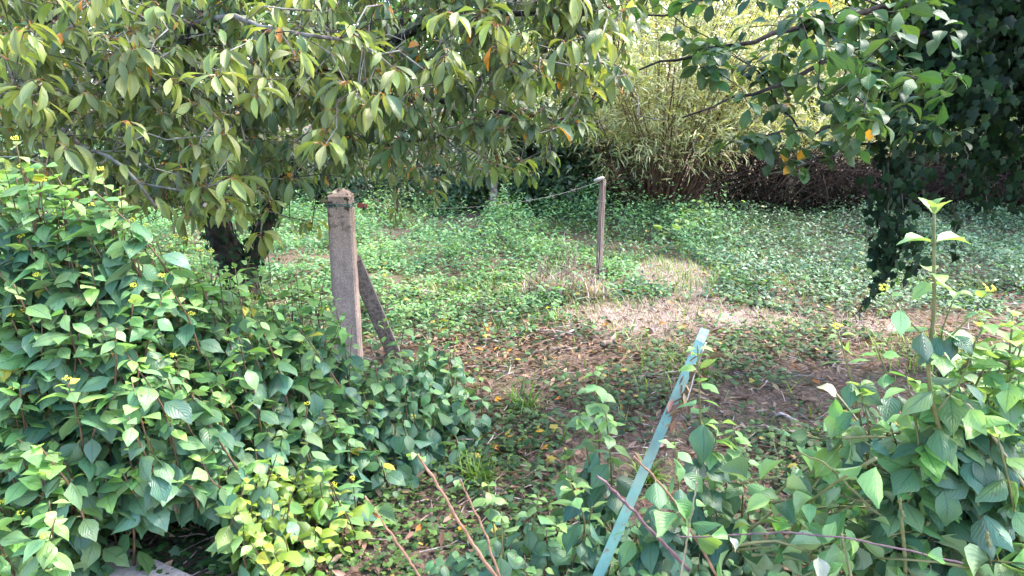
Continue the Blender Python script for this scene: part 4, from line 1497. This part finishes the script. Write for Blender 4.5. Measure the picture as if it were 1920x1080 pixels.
# ivy on the cherry trunk
iv = empty('ivy_vine', ct, 'dark ivy climbing the cherry trunk', 'ivy')
LI, vines = Leaves(S_IVY), []
chain = [c for c in ch if c[1].max() > .06]
for C, r in chain:
    ok = C[:, 2] < 1.6
    if ok.sum() < 3:
        continue
    C, r = C[ok], r[ok]
    for _ in range(4):
        ph = rng.uniform(0, 6.28) + np.cumsum(rng.normal(0, .35, len(C)))
        vines.append((C + np.stack([np.cos(ph) * r, np.sin(ph) * r, 0 * r], -1) * 1.02, np.full(len(C), .006)))
    n = 560
    i = rng.uniform(0, len(C) - 1.01, n)
    i0 = i.astype(int)
    ff = (i - i0)[:, None]
    p = C[i0] * (1 - ff) + C[i0 + 1] * ff
    rad = r[i0]
    th = rng.uniform(0, 6.28, n)
    o_ = np.stack([np.cos(th), np.sin(th), rng.normal(0, .1, n)], -1)
    P = p + o_ * (rad * 1.02 + rng.uniform(.0, .05, n))[:, None]
    yd = np.stack([rng.normal(0, .4, n), rng.normal(0, .4, n), -np.ones(n)], -1) + o_ * .4
    LI.add(P, mats_frame(yd, o_ + rng.normal(0, .25, (n, 3)), rng.uniform(.03, .055, n)), rng.random(n) * .5)
emit_tubes(iv, 'vine_stem', vines, M['dark_twig'], 60, 6)
LI.emit(iv, 300)

# ================================================================== IVY-CLAD PLUM TREE ON THE RIGHT
pt = up(2030, 540, 4.5)
pt[2] = 0
plum = empty('plum_tree', pt, 'plum tree reaching in from the shaded ivy clad trunk', 'tree')
sk = Skeleton()
e0 = sk.limb([pt + [0, 0, -.1], pt + [0, 0, 1.0], up(1930, 120, 4.4), up(1860, -60, 4.3), up(1840, -300, 4.3)], .17, .10, n=16, jit=.01)
for pts, r0, r1 in (([up(1930, 60, 4.4), up(1740, 60, 4.1), up(1600, 90, 3.8), up(1450, 165, 3.6), up(1290, 215, 3.5)], .024, .004),
                    ([up(1920, 150, 4.4), up(1720, 200, 4.1), up(1580, 235, 3.9), up(1440, 250, 3.8)], .018, .004),
                    ([up(1910, 170, 4.4), up(1720, 245, 4.2), up(1560, 285, 4.0), up(1440, 330, 3.9)], .014, .003),
                    ([up(1880, -40, 4.3), up(1660, 10, 3.9), up(1480, 50, 3.6), up(1330, 95, 3.5), up(1210, 130, 3.5)], .02, .004),
                    ([up(1860, -80, 4.3), up(1600, -60, 3.7), up(1380, -20, 3.5), up(1220, 40, 3.4)], .016, .004)):
    k1 = sk.nearest(pts[0])
    sk.limb([sk.P[k1]] + pts[1:], r0, r1, k1, 16, .012)
PL_POLY = [(1190, -60), (1700, -100), (1800, 60), (1800, 260), (1700, 300), (1560, 300), (1500, 320), (1390, 345), (1330, 335), (1400, 290), (1290, 270), (1240, 200), (1180, 90)]
T = []
for px, py in poly_samples(PL_POLY, 150, 22):
    if rng.random() > .12 + .9 * float(np.clip((px - 1250) / 350, 0, 1)):
        continue
    T.append(up(px, py, rng.uniform(3.0, 4.4)))
for px, py in ((1620, 150), (1680, 60), (1590, 200), (1640, 230), (1560, 180), (1610, 40), (1690, 20), (1620, 210), (1570, 90), (1500, 30)):
    T.append(up(px, py, rng.uniform(2.5, 2.9)))
cc = np.array([3.0, 4.5, 3.9])
n0 = len(T)
while len(T) < n0 + 120:
    q = rng.normal(0, 1, 3)
    p = cc + q / np.linalg.norm(q) * rng.random() ** .4 * np.array([2.6, 2.6, 1.4])
    x, y, f_ = proj(p)
    if p[2] < 2.3 or y[0] > -40 and x[0] < 1750:
        continue
    T.append(p)
T = np.array(T)
ends = sk.grow(T, .14, .06, .02)
ch = sk.chains(.0022)
trunkc = max(ch, key=lambda c: c[1].max())
V, F = tube_arrays(trunkc[0] - pt, trunkc[1], 12)
link('trunk', np_mesh('trunk', V, F, M['bark']), plum)
others = [c for c in ch if c is not trunkc]
emit_tubes(plum, 'limb', [c for c in others if c[1].max() > .015], M['bark'], 100, 8, 'limbs')
emit_tubes(plum, 'branch', [c for c in others if c[1].max() <= .015], M['dark_twig'], 250, 6, 'twigs')
LP = Leaves(S_PLUM)
for e in ends:
    k_ = e
    for s in range(4):
        if k_ < 0:
            break
        m = rng.integers(4, 7) if s == 0 else rng.integers(1, 4)
        P = np.tile(sk.P[k_], (m, 1)) + rng.normal(0, .012, (m, 3))
        LP.add(P, mats_yaw(rng.uniform(0, 6.28, m), rng.normal(0, .3, m), rng.normal(0, .4, m), rng.uniform(.065, .105, m)), np.clip(rng.normal(.35, .25, m), 0, 1))
        k_ = sk.par[k_]
LP.emit(plum, 300)

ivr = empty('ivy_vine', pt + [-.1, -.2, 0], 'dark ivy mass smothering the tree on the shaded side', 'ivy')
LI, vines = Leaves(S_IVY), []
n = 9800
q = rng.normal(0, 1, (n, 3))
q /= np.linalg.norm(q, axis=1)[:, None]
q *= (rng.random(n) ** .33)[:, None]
IC = [(up(1880, 40, 4.3), (.62, .5, .62)), (up(1930, 200, 4.4), (.48, .45, .42)), (up(1800, -40, 4.3), (.5, .5, .5)), (up(2000, 60, 4.4), (.6, .6, .8)), (up(1750, 110, 4.2), (.24, .3, .45)), (up(1850, -260, 4.4), (.9, .7, .6)), (np.array([3.9, 3.6, 2.9]), (.9, .8, 1.0)), (np.array([3.6, 3.4, 4.0]), (1.2, .9, .7)), (np.array([4.8, 4.2, 3.2]), (.9, .9, 1.3)), (up(1770, 190, 4.2), (.22, .3, .30)), (up(1810, 60, 4.5), (.35, .3, .5))]  # clumps placed by world coordinates are unseen, added for shade
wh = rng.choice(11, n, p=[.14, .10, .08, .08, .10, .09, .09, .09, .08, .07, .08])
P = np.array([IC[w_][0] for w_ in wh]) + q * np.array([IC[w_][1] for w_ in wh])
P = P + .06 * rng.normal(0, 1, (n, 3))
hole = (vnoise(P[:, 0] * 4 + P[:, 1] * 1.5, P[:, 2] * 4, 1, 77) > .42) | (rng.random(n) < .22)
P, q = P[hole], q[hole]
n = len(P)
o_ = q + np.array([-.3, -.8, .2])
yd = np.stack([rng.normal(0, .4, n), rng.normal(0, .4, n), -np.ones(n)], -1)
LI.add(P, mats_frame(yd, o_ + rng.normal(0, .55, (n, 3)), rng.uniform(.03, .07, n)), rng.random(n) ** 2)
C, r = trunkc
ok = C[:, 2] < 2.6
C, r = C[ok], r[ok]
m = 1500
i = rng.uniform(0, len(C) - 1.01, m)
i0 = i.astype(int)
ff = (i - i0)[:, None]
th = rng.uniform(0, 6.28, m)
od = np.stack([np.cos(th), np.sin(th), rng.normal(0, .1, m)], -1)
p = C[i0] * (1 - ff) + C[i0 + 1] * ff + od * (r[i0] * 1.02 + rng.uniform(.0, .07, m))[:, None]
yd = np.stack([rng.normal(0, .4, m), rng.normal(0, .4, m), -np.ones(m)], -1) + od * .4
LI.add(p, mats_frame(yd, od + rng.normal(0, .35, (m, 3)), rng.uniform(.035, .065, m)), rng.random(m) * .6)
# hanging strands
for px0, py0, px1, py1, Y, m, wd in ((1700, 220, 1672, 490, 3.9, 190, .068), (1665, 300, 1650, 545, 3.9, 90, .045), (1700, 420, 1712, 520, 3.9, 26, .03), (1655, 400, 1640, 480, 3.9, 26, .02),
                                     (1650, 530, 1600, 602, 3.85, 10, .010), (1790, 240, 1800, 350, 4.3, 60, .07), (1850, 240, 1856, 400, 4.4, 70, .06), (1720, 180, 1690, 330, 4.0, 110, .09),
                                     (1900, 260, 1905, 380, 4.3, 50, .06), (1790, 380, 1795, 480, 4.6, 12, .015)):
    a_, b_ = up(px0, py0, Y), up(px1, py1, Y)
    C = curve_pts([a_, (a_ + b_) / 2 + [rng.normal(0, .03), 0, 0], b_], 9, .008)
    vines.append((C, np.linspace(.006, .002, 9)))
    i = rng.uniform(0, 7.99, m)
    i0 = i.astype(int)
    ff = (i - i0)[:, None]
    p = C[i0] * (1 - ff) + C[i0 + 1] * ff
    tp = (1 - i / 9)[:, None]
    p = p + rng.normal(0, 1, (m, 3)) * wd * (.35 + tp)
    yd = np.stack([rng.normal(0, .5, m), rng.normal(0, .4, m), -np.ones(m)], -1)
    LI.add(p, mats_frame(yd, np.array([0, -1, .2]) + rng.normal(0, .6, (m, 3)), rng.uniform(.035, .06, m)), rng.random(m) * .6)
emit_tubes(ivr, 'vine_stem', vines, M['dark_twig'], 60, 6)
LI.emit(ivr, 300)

# ================================================================== GROUND COVER
def cover(n, x0, x1, y0, y1, keep):
    x, y = rng.uniform(x0, x1, n), rng.uniform(y0, y1, n)
    vis = np.abs(x) < 0.82 * y + .6
    k_ = (rng.random(n) < keep(x, y)) & vis
    return x[k_], y[k_]


def edge(v, a, b):
    return np.clip((v - a) / (b - a), 0, 1)


def litter_zone(x, y):
    """1 where the ground is mostly bare litter (near, centre and right)"""
    lim = 5.75 + .6 * (vnoise(x, y, .9, 41) - .5) - .5 * edge(-x, 0.2, 1.8)
    return edge(lim - y, 0, .7)


# nettles and low weeds in plantlets
def plantlets(sp, n, dens, hfun, ls, box_, nl=(6, 10), shade=0.0):
    x, y = cover(n, *box_, dens)
    L = Leaves(sp)
    h = hfun(x, y)
    for kx in range(nl[1]):
        m = rng.random(len(x)) < (1 if kx < nl[0] else .5)
        xx, yy, hh = x[m], y[m], h[m]
        f_ = (kx + .5) / nl[1]
        c = len(xx)
        az = rng.uniform(0, 6.28, c)
        P = np.stack([xx + rng.normal(0, .03, c), yy + rng.normal(0, .03, c), gz(xx, yy) + hh * (f_ + rng.normal(0, .12, c)).clip(.03, 1.2)], -1)
        L.add(P, mats_yaw(az, rng.normal(.05, .3, c), rng.normal(0, .35, c), ls * rng.uniform(.55, 1.25, c)), np.clip(.15 + .55 * f_ + .9 * (vnoise(xx, yy, 1.1, 51) - .5) + rng.normal(0, .2, c), 0, 1))
    return L


def hN(x, y):
    return (.04 + .58 * vnoise(x, y, 1.7, 52) ** 2.6 + .18 * edge(vnoise(x, y, 4.5, 58), .6, .9) + .30 * edge(y, 8.3, 11.0) * vnoise(x, y, 1.1, 59) + .22 * edge(vnoise(x, y, 2.6, 60), .62, .85) * edge(y, 7, 9)) * (.3 + .7 * edge(y, 5.2, 7.5))


def dN(x, y):
    return (1 - litter_zone(x, y)) * (1 - dry(x, y)) ** 2 * (.18 + .82 * edge(vnoise(x, y, 2.4, 53), .25, .5)) * (1 - .9 * edge(x, 1.6, 2.8)) * (1 - edge(x, .6, 1.2) * edge(y, 10.0, 10.3)) 


Lf = plantlets(S_NETTLE, 25000, dN, hN, .052, (-7.5, 4.5, 4.6, 12.5))
Lf.stuff('nettle_patch', 'bright green nettles and low weeds covering the clearing', 'weeds')


def dB(x, y):
    return (1 - dry(x, y)) ** 2 * edge(x, .9, 2.6) * edge(y, 5.2, 6.2) * (.4 + .6 * edge(vnoise(x, y, 1.8, 54), .25, .5))


Lf = plantlets(S_BRAMBLE, 13000, dB, lambda x, y: .05 + .24 * vnoise(x, y, 1.5, 55) ** 1.5 + .08 * edge(y, 7, 9), .05, (.5, 9, 5.0, 10.3))
Lf.stuff('bramble_patch', 'bluish green low brambles spreading on the shaded side of the clearing', 'weeds')

# ground ivy among the litter
def dI(x, y):
    return (1 - .75 * np.clip(ell(x, y, gnd(960, 655), 1.1, .75) * 2, 0, 1)) * .95 * edge(vnoise(x, y, 2.2, 61) + .5 * (vnoise(x, y, 6, 62) - .5), .42, .68) * (1 - .95 * dry(x, y))


x, y = cover(34000, -2.2, 4.6, 2.3, 6.6, dI)
L = Leaves(S_GIVY)
c = len(x)
P = np.stack([x, y, gz(x, y) + rng.uniform(.012, .075, c) * (.4 + vnoise(x, y, 2.2, 61))], -1)
L.add(P, mats_yaw(rng.uniform(0, 6.28, c), rng.normal(0, .25, c), rng.normal(0, .3, c), rng.uniform(.018, .046, c)), np.clip(.45 * vnoise(x, y, 1.1, 63) + rng.normal(.0, .2, c), 0, 1))
L.stuff('ground_ivy', 'dark green ivy creeping over the leaf litter', 'ground cover')

Lf = plantlets(S_GIVY, 3200, lambda x, y: np.maximum(.1 + .9 * edge(vnoise(x, y, 2.6, 64), .42, .6), edge(-x, -.1, .25) * edge(3.2 - y, 0, .3)) * edge(3.9 - y, 0, .8), lambda x, y: .02 + .09 * vnoise(x, y, 2.0, 65), .025, (-1.6, 2.6, 2.15, 4.0), (4, 7))
Lf.stuff('near_weeds', 'small leaved green weeds carpeting the ground in front', 'weeds')

# dead leaf litter
x, y = cover(24000, -2.5, 4.8, 2.2, 7.5, lambda x, y: np.maximum((.25 + .75 * litter_zone(x, y)) * (.3 + .7 * vnoise(x, y, 1.7, 71)), np.clip(ell(x, y, gnd(960, 655), 1.1, .75) * 2, 0, 1)))
L = Leaves(S_DEAD)
c = len(x)
P = np.stack([x, y, gz(x, y) + rng.uniform(.004, .03, c)], -1)
L.add(P, mats_yaw(rng.uniform(0, 6.28, c), rng.normal(0, .2, c), rng.normal(0, .5, c), rng.uniform(.025, .075, c)), rng.random(c))
L.stuff('leaf_litter', 'brown dead leaf litter covering the bare soil', 'litter')
# twig bits in the litter
x, y = cover(2600, -2.2, 4.5, 2.3, 6.5, lambda x, y: .3 + .7 * litter_zone(x, y))
parts = []
for xx, yy in zip(x, y):
    az, ln = rng.uniform(0, 6.28), rng.uniform(.04, .22)
    d = np.array([math.cos(az), math.sin(az), rng.normal(0, .15)]) * ln
    p = np.array([xx, yy, float(gz(xx, yy)) + .012 + .02 * rng.random()])
    parts.append(tube_arrays(np.array([p, p + d * .5 + rng.normal(0, .008, 3), p + d]), np.array([.0032, .0026, .0016]) * rng.uniform(.6, 1.4), 4, False))
V, F = join(parts)
tag(link('twig_litter', np_mesh('twig_litter', V, F, M['deadwood']), None, kind='stuff'), 'small dry twigs scattered over the litter', 'litter')

# dry straw and green grass
def blades(sp, n, dens, box_, ls, name, label, cl=None):
    x, y = cover(n, *box_, dens)
    L = Leaves(sp)
    c = len(x)
    P = np.stack([x, y, gz(x, y) - .003], -1)
    L.add(P, mats_yaw(rng.uniform(0, 6.28, c), rng.normal(0, .2, c), 0, ls * rng.uniform(.5, 1.5, c)), np.clip(rng.normal(.5, .3, c), 0, 1))
    L.stuff(name, label, 'grass')


blades(S_STRAW, 60000, lambda x, y: np.clip(dry(x, y) * (.35 + .75 * edge(vnoise(x, y, 5, 82), .3, .6)), 0, 1), (-.6, 4.2, 4.4, 8.2), .065, 'dry_grass', 'dry pinkish straw grass lying along the worn path')
blades(S_GRASS, 60000, lambda x, y: .05 + .55 * edge(vnoise(x, y, 2.0, 81), .60, .78) + .25 * (dry(x, y) > .15) * edge(vnoise(x, y, 4.0, 83), .5, .7), (-4, 4.5, 3.0, 9.5), .10, 'grass', 'green grass blades growing among the weeds')

# dead weed stalks near the worn path
for j, (px, py, hh, lab) in enumerate(((1062, 560, .55, 'dead brown weed stalk leaning beside the worn path'), (1020, 548, .30, 'short dead weed stalk left of the leaning one'), (1100, 556, .26, 'dead weed stalk closest to the wooden post'))):
    g0 = gnd(px, py)
    wd = empty('dead_weed', g0, lab, 'weed', 'dead weed stalks by the worn path')
    tb = []
    for _ in range(9):
        d = np.array([rng.normal(-.12, .16), rng.normal(0, .12), 1.0]) * hh * rng.uniform(.5, 1.1)
        o0 = g0 + [rng.normal(0, .04), rng.normal(0, .04), 0]
        C = curve_pts([o0, o0 + d * .5 + rng.normal(0, .015, 3), o0 + d], 6)
        tb.append((C, np.linspace(.004, .0015, 6)))
        for _ in range(5):
            p = C[rng.integers(2, 6)]
            tb.append((np.array([p, p + rng.normal(0, .035, 3) + [0, 0, .03], p + rng.normal(0, .06, 3) + [0, 0, .05]]), np.array([.002, .0015, .001])))
    emit_tubes(wd, 'stalk', tb, M['deadwood'], 60, 4)
    L = Leaves(S_STRAW)
    m = 140
    L.add(g0 + rng.normal(0, 1, (m, 3)) * [.09, .09, 0], mats_yaw(rng.uniform(0, 6.28, m), .2, 0, rng.uniform(.1, .28, m)), rng.random(m))
    L.emit(wd, 0, rest='dry_blades')

# grass tufts one can pick out
for px, py, sc_, lab in ((985, 775, .17, 'dark green grass tuft beside the large orange leaf'), (1215, 905, .13, 'grass tuft behind the metal stake'), (850, 480, .17, 'bright grass tuft in the nettles right of the concrete post'),
                         (1320, 715, .14, 'grass tuft left of the bare soil near the stake top'), (900, 905, .14, 'pale grass tuft beside the lower dogwood leaves')):
    g0 = gnd(px, py)
    t_ = empty('grass_tuft', g0, lab, 'grass', 'grass tufts in the clearing')
    L = Leaves(S_GRASS)
    m = 90
    L.add(g0 + rng.normal(0, 1, (m, 3)) * [.025, .025, 0], mats_yaw(rng.uniform(0, 6.28, m), rng.normal(0, .25, m), 0, sc_ * rng.uniform(.6, 1.3, m)), rng.uniform(0, .8, m))
    L.emit(t_, 90, 'blade', 'fine_blades')

# pale vine with round leaves creeping before the bamboo
vn0 = gnd(1290, 440)
vine = empty('creeping_vine', vn0, 'creeping vine with bright round yellow green leaves before the bamboo', 'vine')
L, tb = Leaves(S_DOGY), []
for pts in ([(1240, 470), (1275, 462), (1310, 445), (1330, 430)], [(1245, 432), (1275, 425), (1310, 436)]):
    C = curve_pts([gnd(*p) + [0, 0, .22] for p in pts], 10, .02)
    tb.append((C, np.full(10, .005)))
    for p in C:
        for _ in range(2):
            L.add(p + rng.normal(0, .04, 3), mats_yaw(rng.uniform(0, 6.28), .3, rng.normal(0, .3), rng.uniform(.08, .12)), rng.random() * .5)
emit_tubes(vine, 'vine_stem', tb, M['green_stem'])
L.emit(vine, 60)

# ================================================================== SMALL THINGS
# fallen orange leaves
for px, py, s_, lab in ((940, 766, .085, 'large orange fallen leaf beside the dark grass tuft'), (1262, 579, .085, 'upright orange fallen leaf on the dry path'), (915, 628, .07, 'orange fallen leaf near the brace under the twigs'),
                        (820, 633, .06, 'small orange leaf in the litter beside the brace foot'), (910, 662, .06, 'orange leaf on the left of a touching pair in the litter'), (925, 664, .05, 'orange leaf on the right of a touching pair in the litter'), (1000, 828, .05, 'orange leaf lying in front of the dark grass tuft'), (968, 836, .045, 'small orange leaf in front of the dark grass tuft on its left'), (913, 858, .05, 'orange leaf near the pale grass tuft'), (935, 861, .04, 'tiny orange leaf right of the one near the pale grass tuft'), (1010, 862, .06, 'narrow reddish orange leaf halfway between grass tuft and sapling'),
                        (1035, 880, .05, 'small orange leaf just left of the bushy sapling'), (1232, 618, .06, 'yellow orange leaf at the near edge of the dry path'), (1275, 626, .05, 'orange leaf left of the stake top'), (1400, 742, .05, 'orange leaf on bare soil right of the stake'), (1450, 905, .07, 'orange leaf below the stone near the branch heap'), (990, 716, .05, 'orange leaf in the litter behind the dark grass tuft'),
                        (715, 505, .09, 'red orange fallen leaf among the weeds right of the concrete post'), (870, 806, .06, 'round buff fallen leaf at the dogwood edge'), (1110, 712, .05, 'orange leaf behind the tip of the left sapling'), (1560, 590, .05, 'orange leaf left of the lowest hanging ivy'), (1190, 560, .05, 'orange leaf at the left edge of the dry path'), (1085, 940, .06, 'orange leaf under the short bushy sapling'), (875, 1000, .07, 'orange fallen leaf under the reddish cut stems')):
    g0 = gnd(px, py)
    o = bpy.data.objects.new('fallen_leaf', S_ORANGE.mesh(int(rng.integers(0, 3)), int(rng.integers(0, 5))))
    m = Matrix(mats_yaw(rng.uniform(0, 6.28), rng.uniform(.1, .4), rng.normal(0, .4), s_)[()].tolist() if False else mats_yaw(np.array([rng.uniform(0, 6.28)]), rng.uniform(.1, .4), rng.normal(0, .4), s_)[0].tolist()).to_4x4()
    m.translation = Vector((float(g0[0]), float(g0[1]), float(gz(g0[0], g0[1])) + .035))
    o.matrix_world = m
    COL.objects.link(o)
    tag(o, lab, 'leaf', 'orange fallen leaves')

# fallen sticks
for a_, b_, r_, lab in (((1000, 622), (1090, 640), .009, 'curved grey fallen stick across the litter'), ((1040, 640), (1115, 618), .010, 'fallen stick angled up towards the dry path'), ((810, 600), (845, 602), .014, 'short pale fallen stick right of the brace'),
                        ((890, 592), (960, 590), .010, 'thin fallen stick lying under the weeds'), ((905, 640), (940, 645), .009, 'short dark stick beside the orange leaves'), ((1130, 655), (1155, 648), .022, 'short thick piece of fallen branch'),
                        ((985, 665), (1070, 655), .007, 'thin straight fallen twig in the litter'), ((1205, 715), (1265, 705), .005, 'pale bent twig left of the metal stake'), ((1400, 815), (1480, 822), .010, 'brown stick lying left of the stone'),
                        ((1440, 790), (1490, 800), .012, 'thick brown stick behind the stone'), ((820, 585), (900, 575), .008, 'fallen twig along the edge of the weeds')):
    p, q = gnd(*a_), gnd(*b_)
    p[2], q[2] = float(gz(p[0], p[1])) + r_ + .012, float(gz(q[0], q[1])) + r_ + .02
    C = curve_pts([p, (p + q) / 2 + [0, rng.normal(0, .03), .015], q], 8, .006)
    V, F = tube_arrays(C - p, np.linspace(r_, r_ * .6, 8), 8)
    tag(link('fallen_stick', np_mesh('fallen_stick', V, F, M['deadwood']), None, p), lab, 'stick', 'fallen sticks on the litter')

# stone
g0 = gnd(1496, 832)
bm = bmesh.new()
bmesh.ops.create_icosphere(bm, subdivisions=3, radius=1)
for q in bm.verts:
    n_ = float(vnoise(q.co.x * 2 + 5, q.co.y * 2 + q.co.z * 3, 1, 91))
    q.co = Vector((q.co.x * .055, q.co.y * .045, q.co.z * .038)) * (.8 + .4 * n_)
st_ = bm_obj('stone', bm, plain_mat('field_stone', (0.22, 0.16, 0.13), (0.36, 0.28, 0.24), 40, .9, .004, .2), None, True)
st_.location = Vector((float(g0[0]), float(g0[1]), float(gz(g0[0], g0[1])) + .03))
tag(st_, 'small rounded brown stone on the bare soil', 'stone')

# cut stems and canes in the foreground
def cut_stem(pts, Y, r, mat, label, leaves=(), group='cut stems in the foreground', name='cut_cane', thorns=0):
    """pts in photo pixels (first = lower end); Y distance or list"""
    Ys = Y if isinstance(Y, (list, tuple)) else [Y] * len(pts)
    W = [up(a_, b_, y_) for (a_, b_), y_ in zip(pts, Ys)]
    lowest = W[0]
    foot = np.array([lowest[0], lowest[1] + .05, 0])
    t_ = empty(name, foot, label, 'stem', group)
    dd = W[0] - W[1]
    if dd[2] < -.02 and name == 'cut_cane':
        W = [W[0] + dd * min(3.0, (W[0][2] + .03) / -dd[2])] + W
    C = curve_pts(W, 16, .0012)
    C = curve_pts(C, 46, .0006)
    V, F = tube_arrays(C - foot, np.linspace(r * .85, r * .5, 46) * (1 + .28 * (np.arange(46) % 9 == 4) + rng.normal(0, .03, 46)), 8)
    link('stem', np_mesh('stem', V, F, M[mat]), t_)
    for _ in range(thorns):
        i = rng.integers(2, 45)
        d = rng.normal(0, 1, 3)
        d /= np.linalg.norm(d)
        V, F = tube_arrays(np.array([C[i], C[i] + d * .004, C[i] + d * .008]) - foot, np.array([.0018, .0011, .0003]), 4)
        link('thorn', np_mesh('thorn', V, F, M[mat]), t_)
    L = Leaves(S_WILT)
    for px, py, s_, ag in leaves:
        p = up(px, py, Ys[-1])
        j = np.linalg.norm(C - p, axis=1).argmin()
        p = C[j]
        L.add(p, mats_yaw(rng.uniform(3.3, 6.1), rng.normal(.2, .5), rng.normal(0, .5), s_), ag)
    L.emit(t_, 60)
    return t_


cut_stem([(930, 1082), (880, 1010), (835, 935), (782, 852)], 1.85, .0068, 'cut_stem', 'longest reddish cut stem beside the dark dogwood', ((780, 850, .03, .9), (785, 855, .028, .9), (790, 860, .025, 1)))
cut_stem([(926, 1050), (905, 990), (862, 897)], 1.88, .005, 'cut_stem', 'thinner reddish stem parallel to the longest cut stem', ((862, 900, .025, .9), (870, 925, .025, .9)))
cut_stem([(790, 1085), (735, 1005), (686, 930)], 1.9, .0052, 'cut_stem', 'reddish cut stem with a withered leaf low in front of the dogwood', ((700, 960, .08, .6), (690, 935, .05, .8), (725, 985, .04, .8)))
cut_stem([(1190, 962), (1155, 925), (1120, 893)], 1.8, .0062, 'purple_stem', 'grey purple cut branch end crossing the metal stake')
cut_stem([(1315, 1030), (1260, 935), (1190, 855)], 1.78, .0048, 'cut_stem', 'brownish cut stem with large withered leaves over the stake', ((1225, 905, .09, .2), (1250, 930, .095, .3), (1270, 960, .09, .8), (1300, 1000, .08, .7), (1290, 985, .085, .1)))
cut_stem([(1288, 1015), (1297, 960), (1306, 905)], 1.75, .0038, 'pale_stem', 'pale thin stalk standing right of the withered leaves', ((1300, 935, .03, .9),))
cut_stem([(1805, 1056), (1640, 1020), (1490, 1000), (1380, 1003), (1270, 1006)], [1.5, 1.52, 1.55, 1.6, 1.62], .003, 'purple_stem', 'purple thorny bramble cane lying across the cut branches', ((1370, 1003, .05, .9), (1560, 1010, .045, .9), (1680, 1030, .05, .4)), name='bramble_cane', thorns=26)
cut_stem([(1590, 910), (1550, 872), (1498, 848)], 1.68, .0042, 'green_stem', 'green cut twig with pale end sticking out of the branch heap')
cut_stem([(1692, 985), (1690, 955), (1686, 932)], 1.6, .006, 'green_stem', 'stubby green cut stem in the branch heap')
cut_stem([(1856, 1055), (1854, 1025), (1852, 998)], 1.55, .0058, 'green_stem', 'stubby green cut stem nearest the frame corner')
cut_stem([(1900, 880), (1850, 800), (1812, 758)], 1.62, .0045, 'pale_stem', 'bent cut branch with pale undersides of leaves showing', ((1830, 790, .09, .9), (1850, 805, .09, .9), (1815, 765, .07, .9)))

# dried leaf clump caught on the stake
dc0 = up(1318, 690, 2.34)
dc = empty('dried_leaf_clump', dc0, 'dried brown leaf clump caught on the metal stake', 'dead leaves')
Lx = Leaves(S_DEAD)
m = 46
tq = rng.random(m)
P = np.array([up(1326, 650, 2.42) + (up(1272, 790, 2.28) - up(1326, 650, 2.42)) * q_ for q_ in tq]) + rng.normal(0, .014, (m, 3))
Lx.add(P, mats_yaw(rng.uniform(0, 6.28, m), rng.normal(-.6, .4, m), rng.normal(0, .6, m), rng.uniform(.03, .065, m)), rng.random(m) * .5 + .1)
Lx.emit(dc, 46, 'dead_leaf')
sp_ = curve_pts([up(1324, 642, 2.43), up(1300, 710, 2.36), up(1270, 792, 2.29)], 8, .004)
V, F = tube_arrays(sp_ - dc0, .0025, 6)
link('stalk', np_mesh('stalk', V, F, M['deadwood']), dc)

# pale withered leaves lying on the heap
for px, py, s_, lab in ((1532, 1040, .06, 'almost white withered leaf hanging in front of the branch heap'), (1365, 1005, .035, 'pale withered leaf on the bramble cane')):
    p = up(px, py, 1.56)
    o = bpy.data.objects.new('withered_leaf', np_mesh('withered_leaf', *grid_leaf(P_DOG, 6, 5, -.5, -1.2, .9, .06, .3, .3, .8)[:2], plain_mat('bleached_leaf', (.20, .21, .14), (.34, .33, .24), 30, .7), None))
    o.location = Vector(p.tolist())
    o.rotation_euler = (0, 0, rng.uniform(2.6, 3.6))
    o.scale = (s_,) * 3
    COL.objects.link(o)
    tag(o, lab, 'leaf')
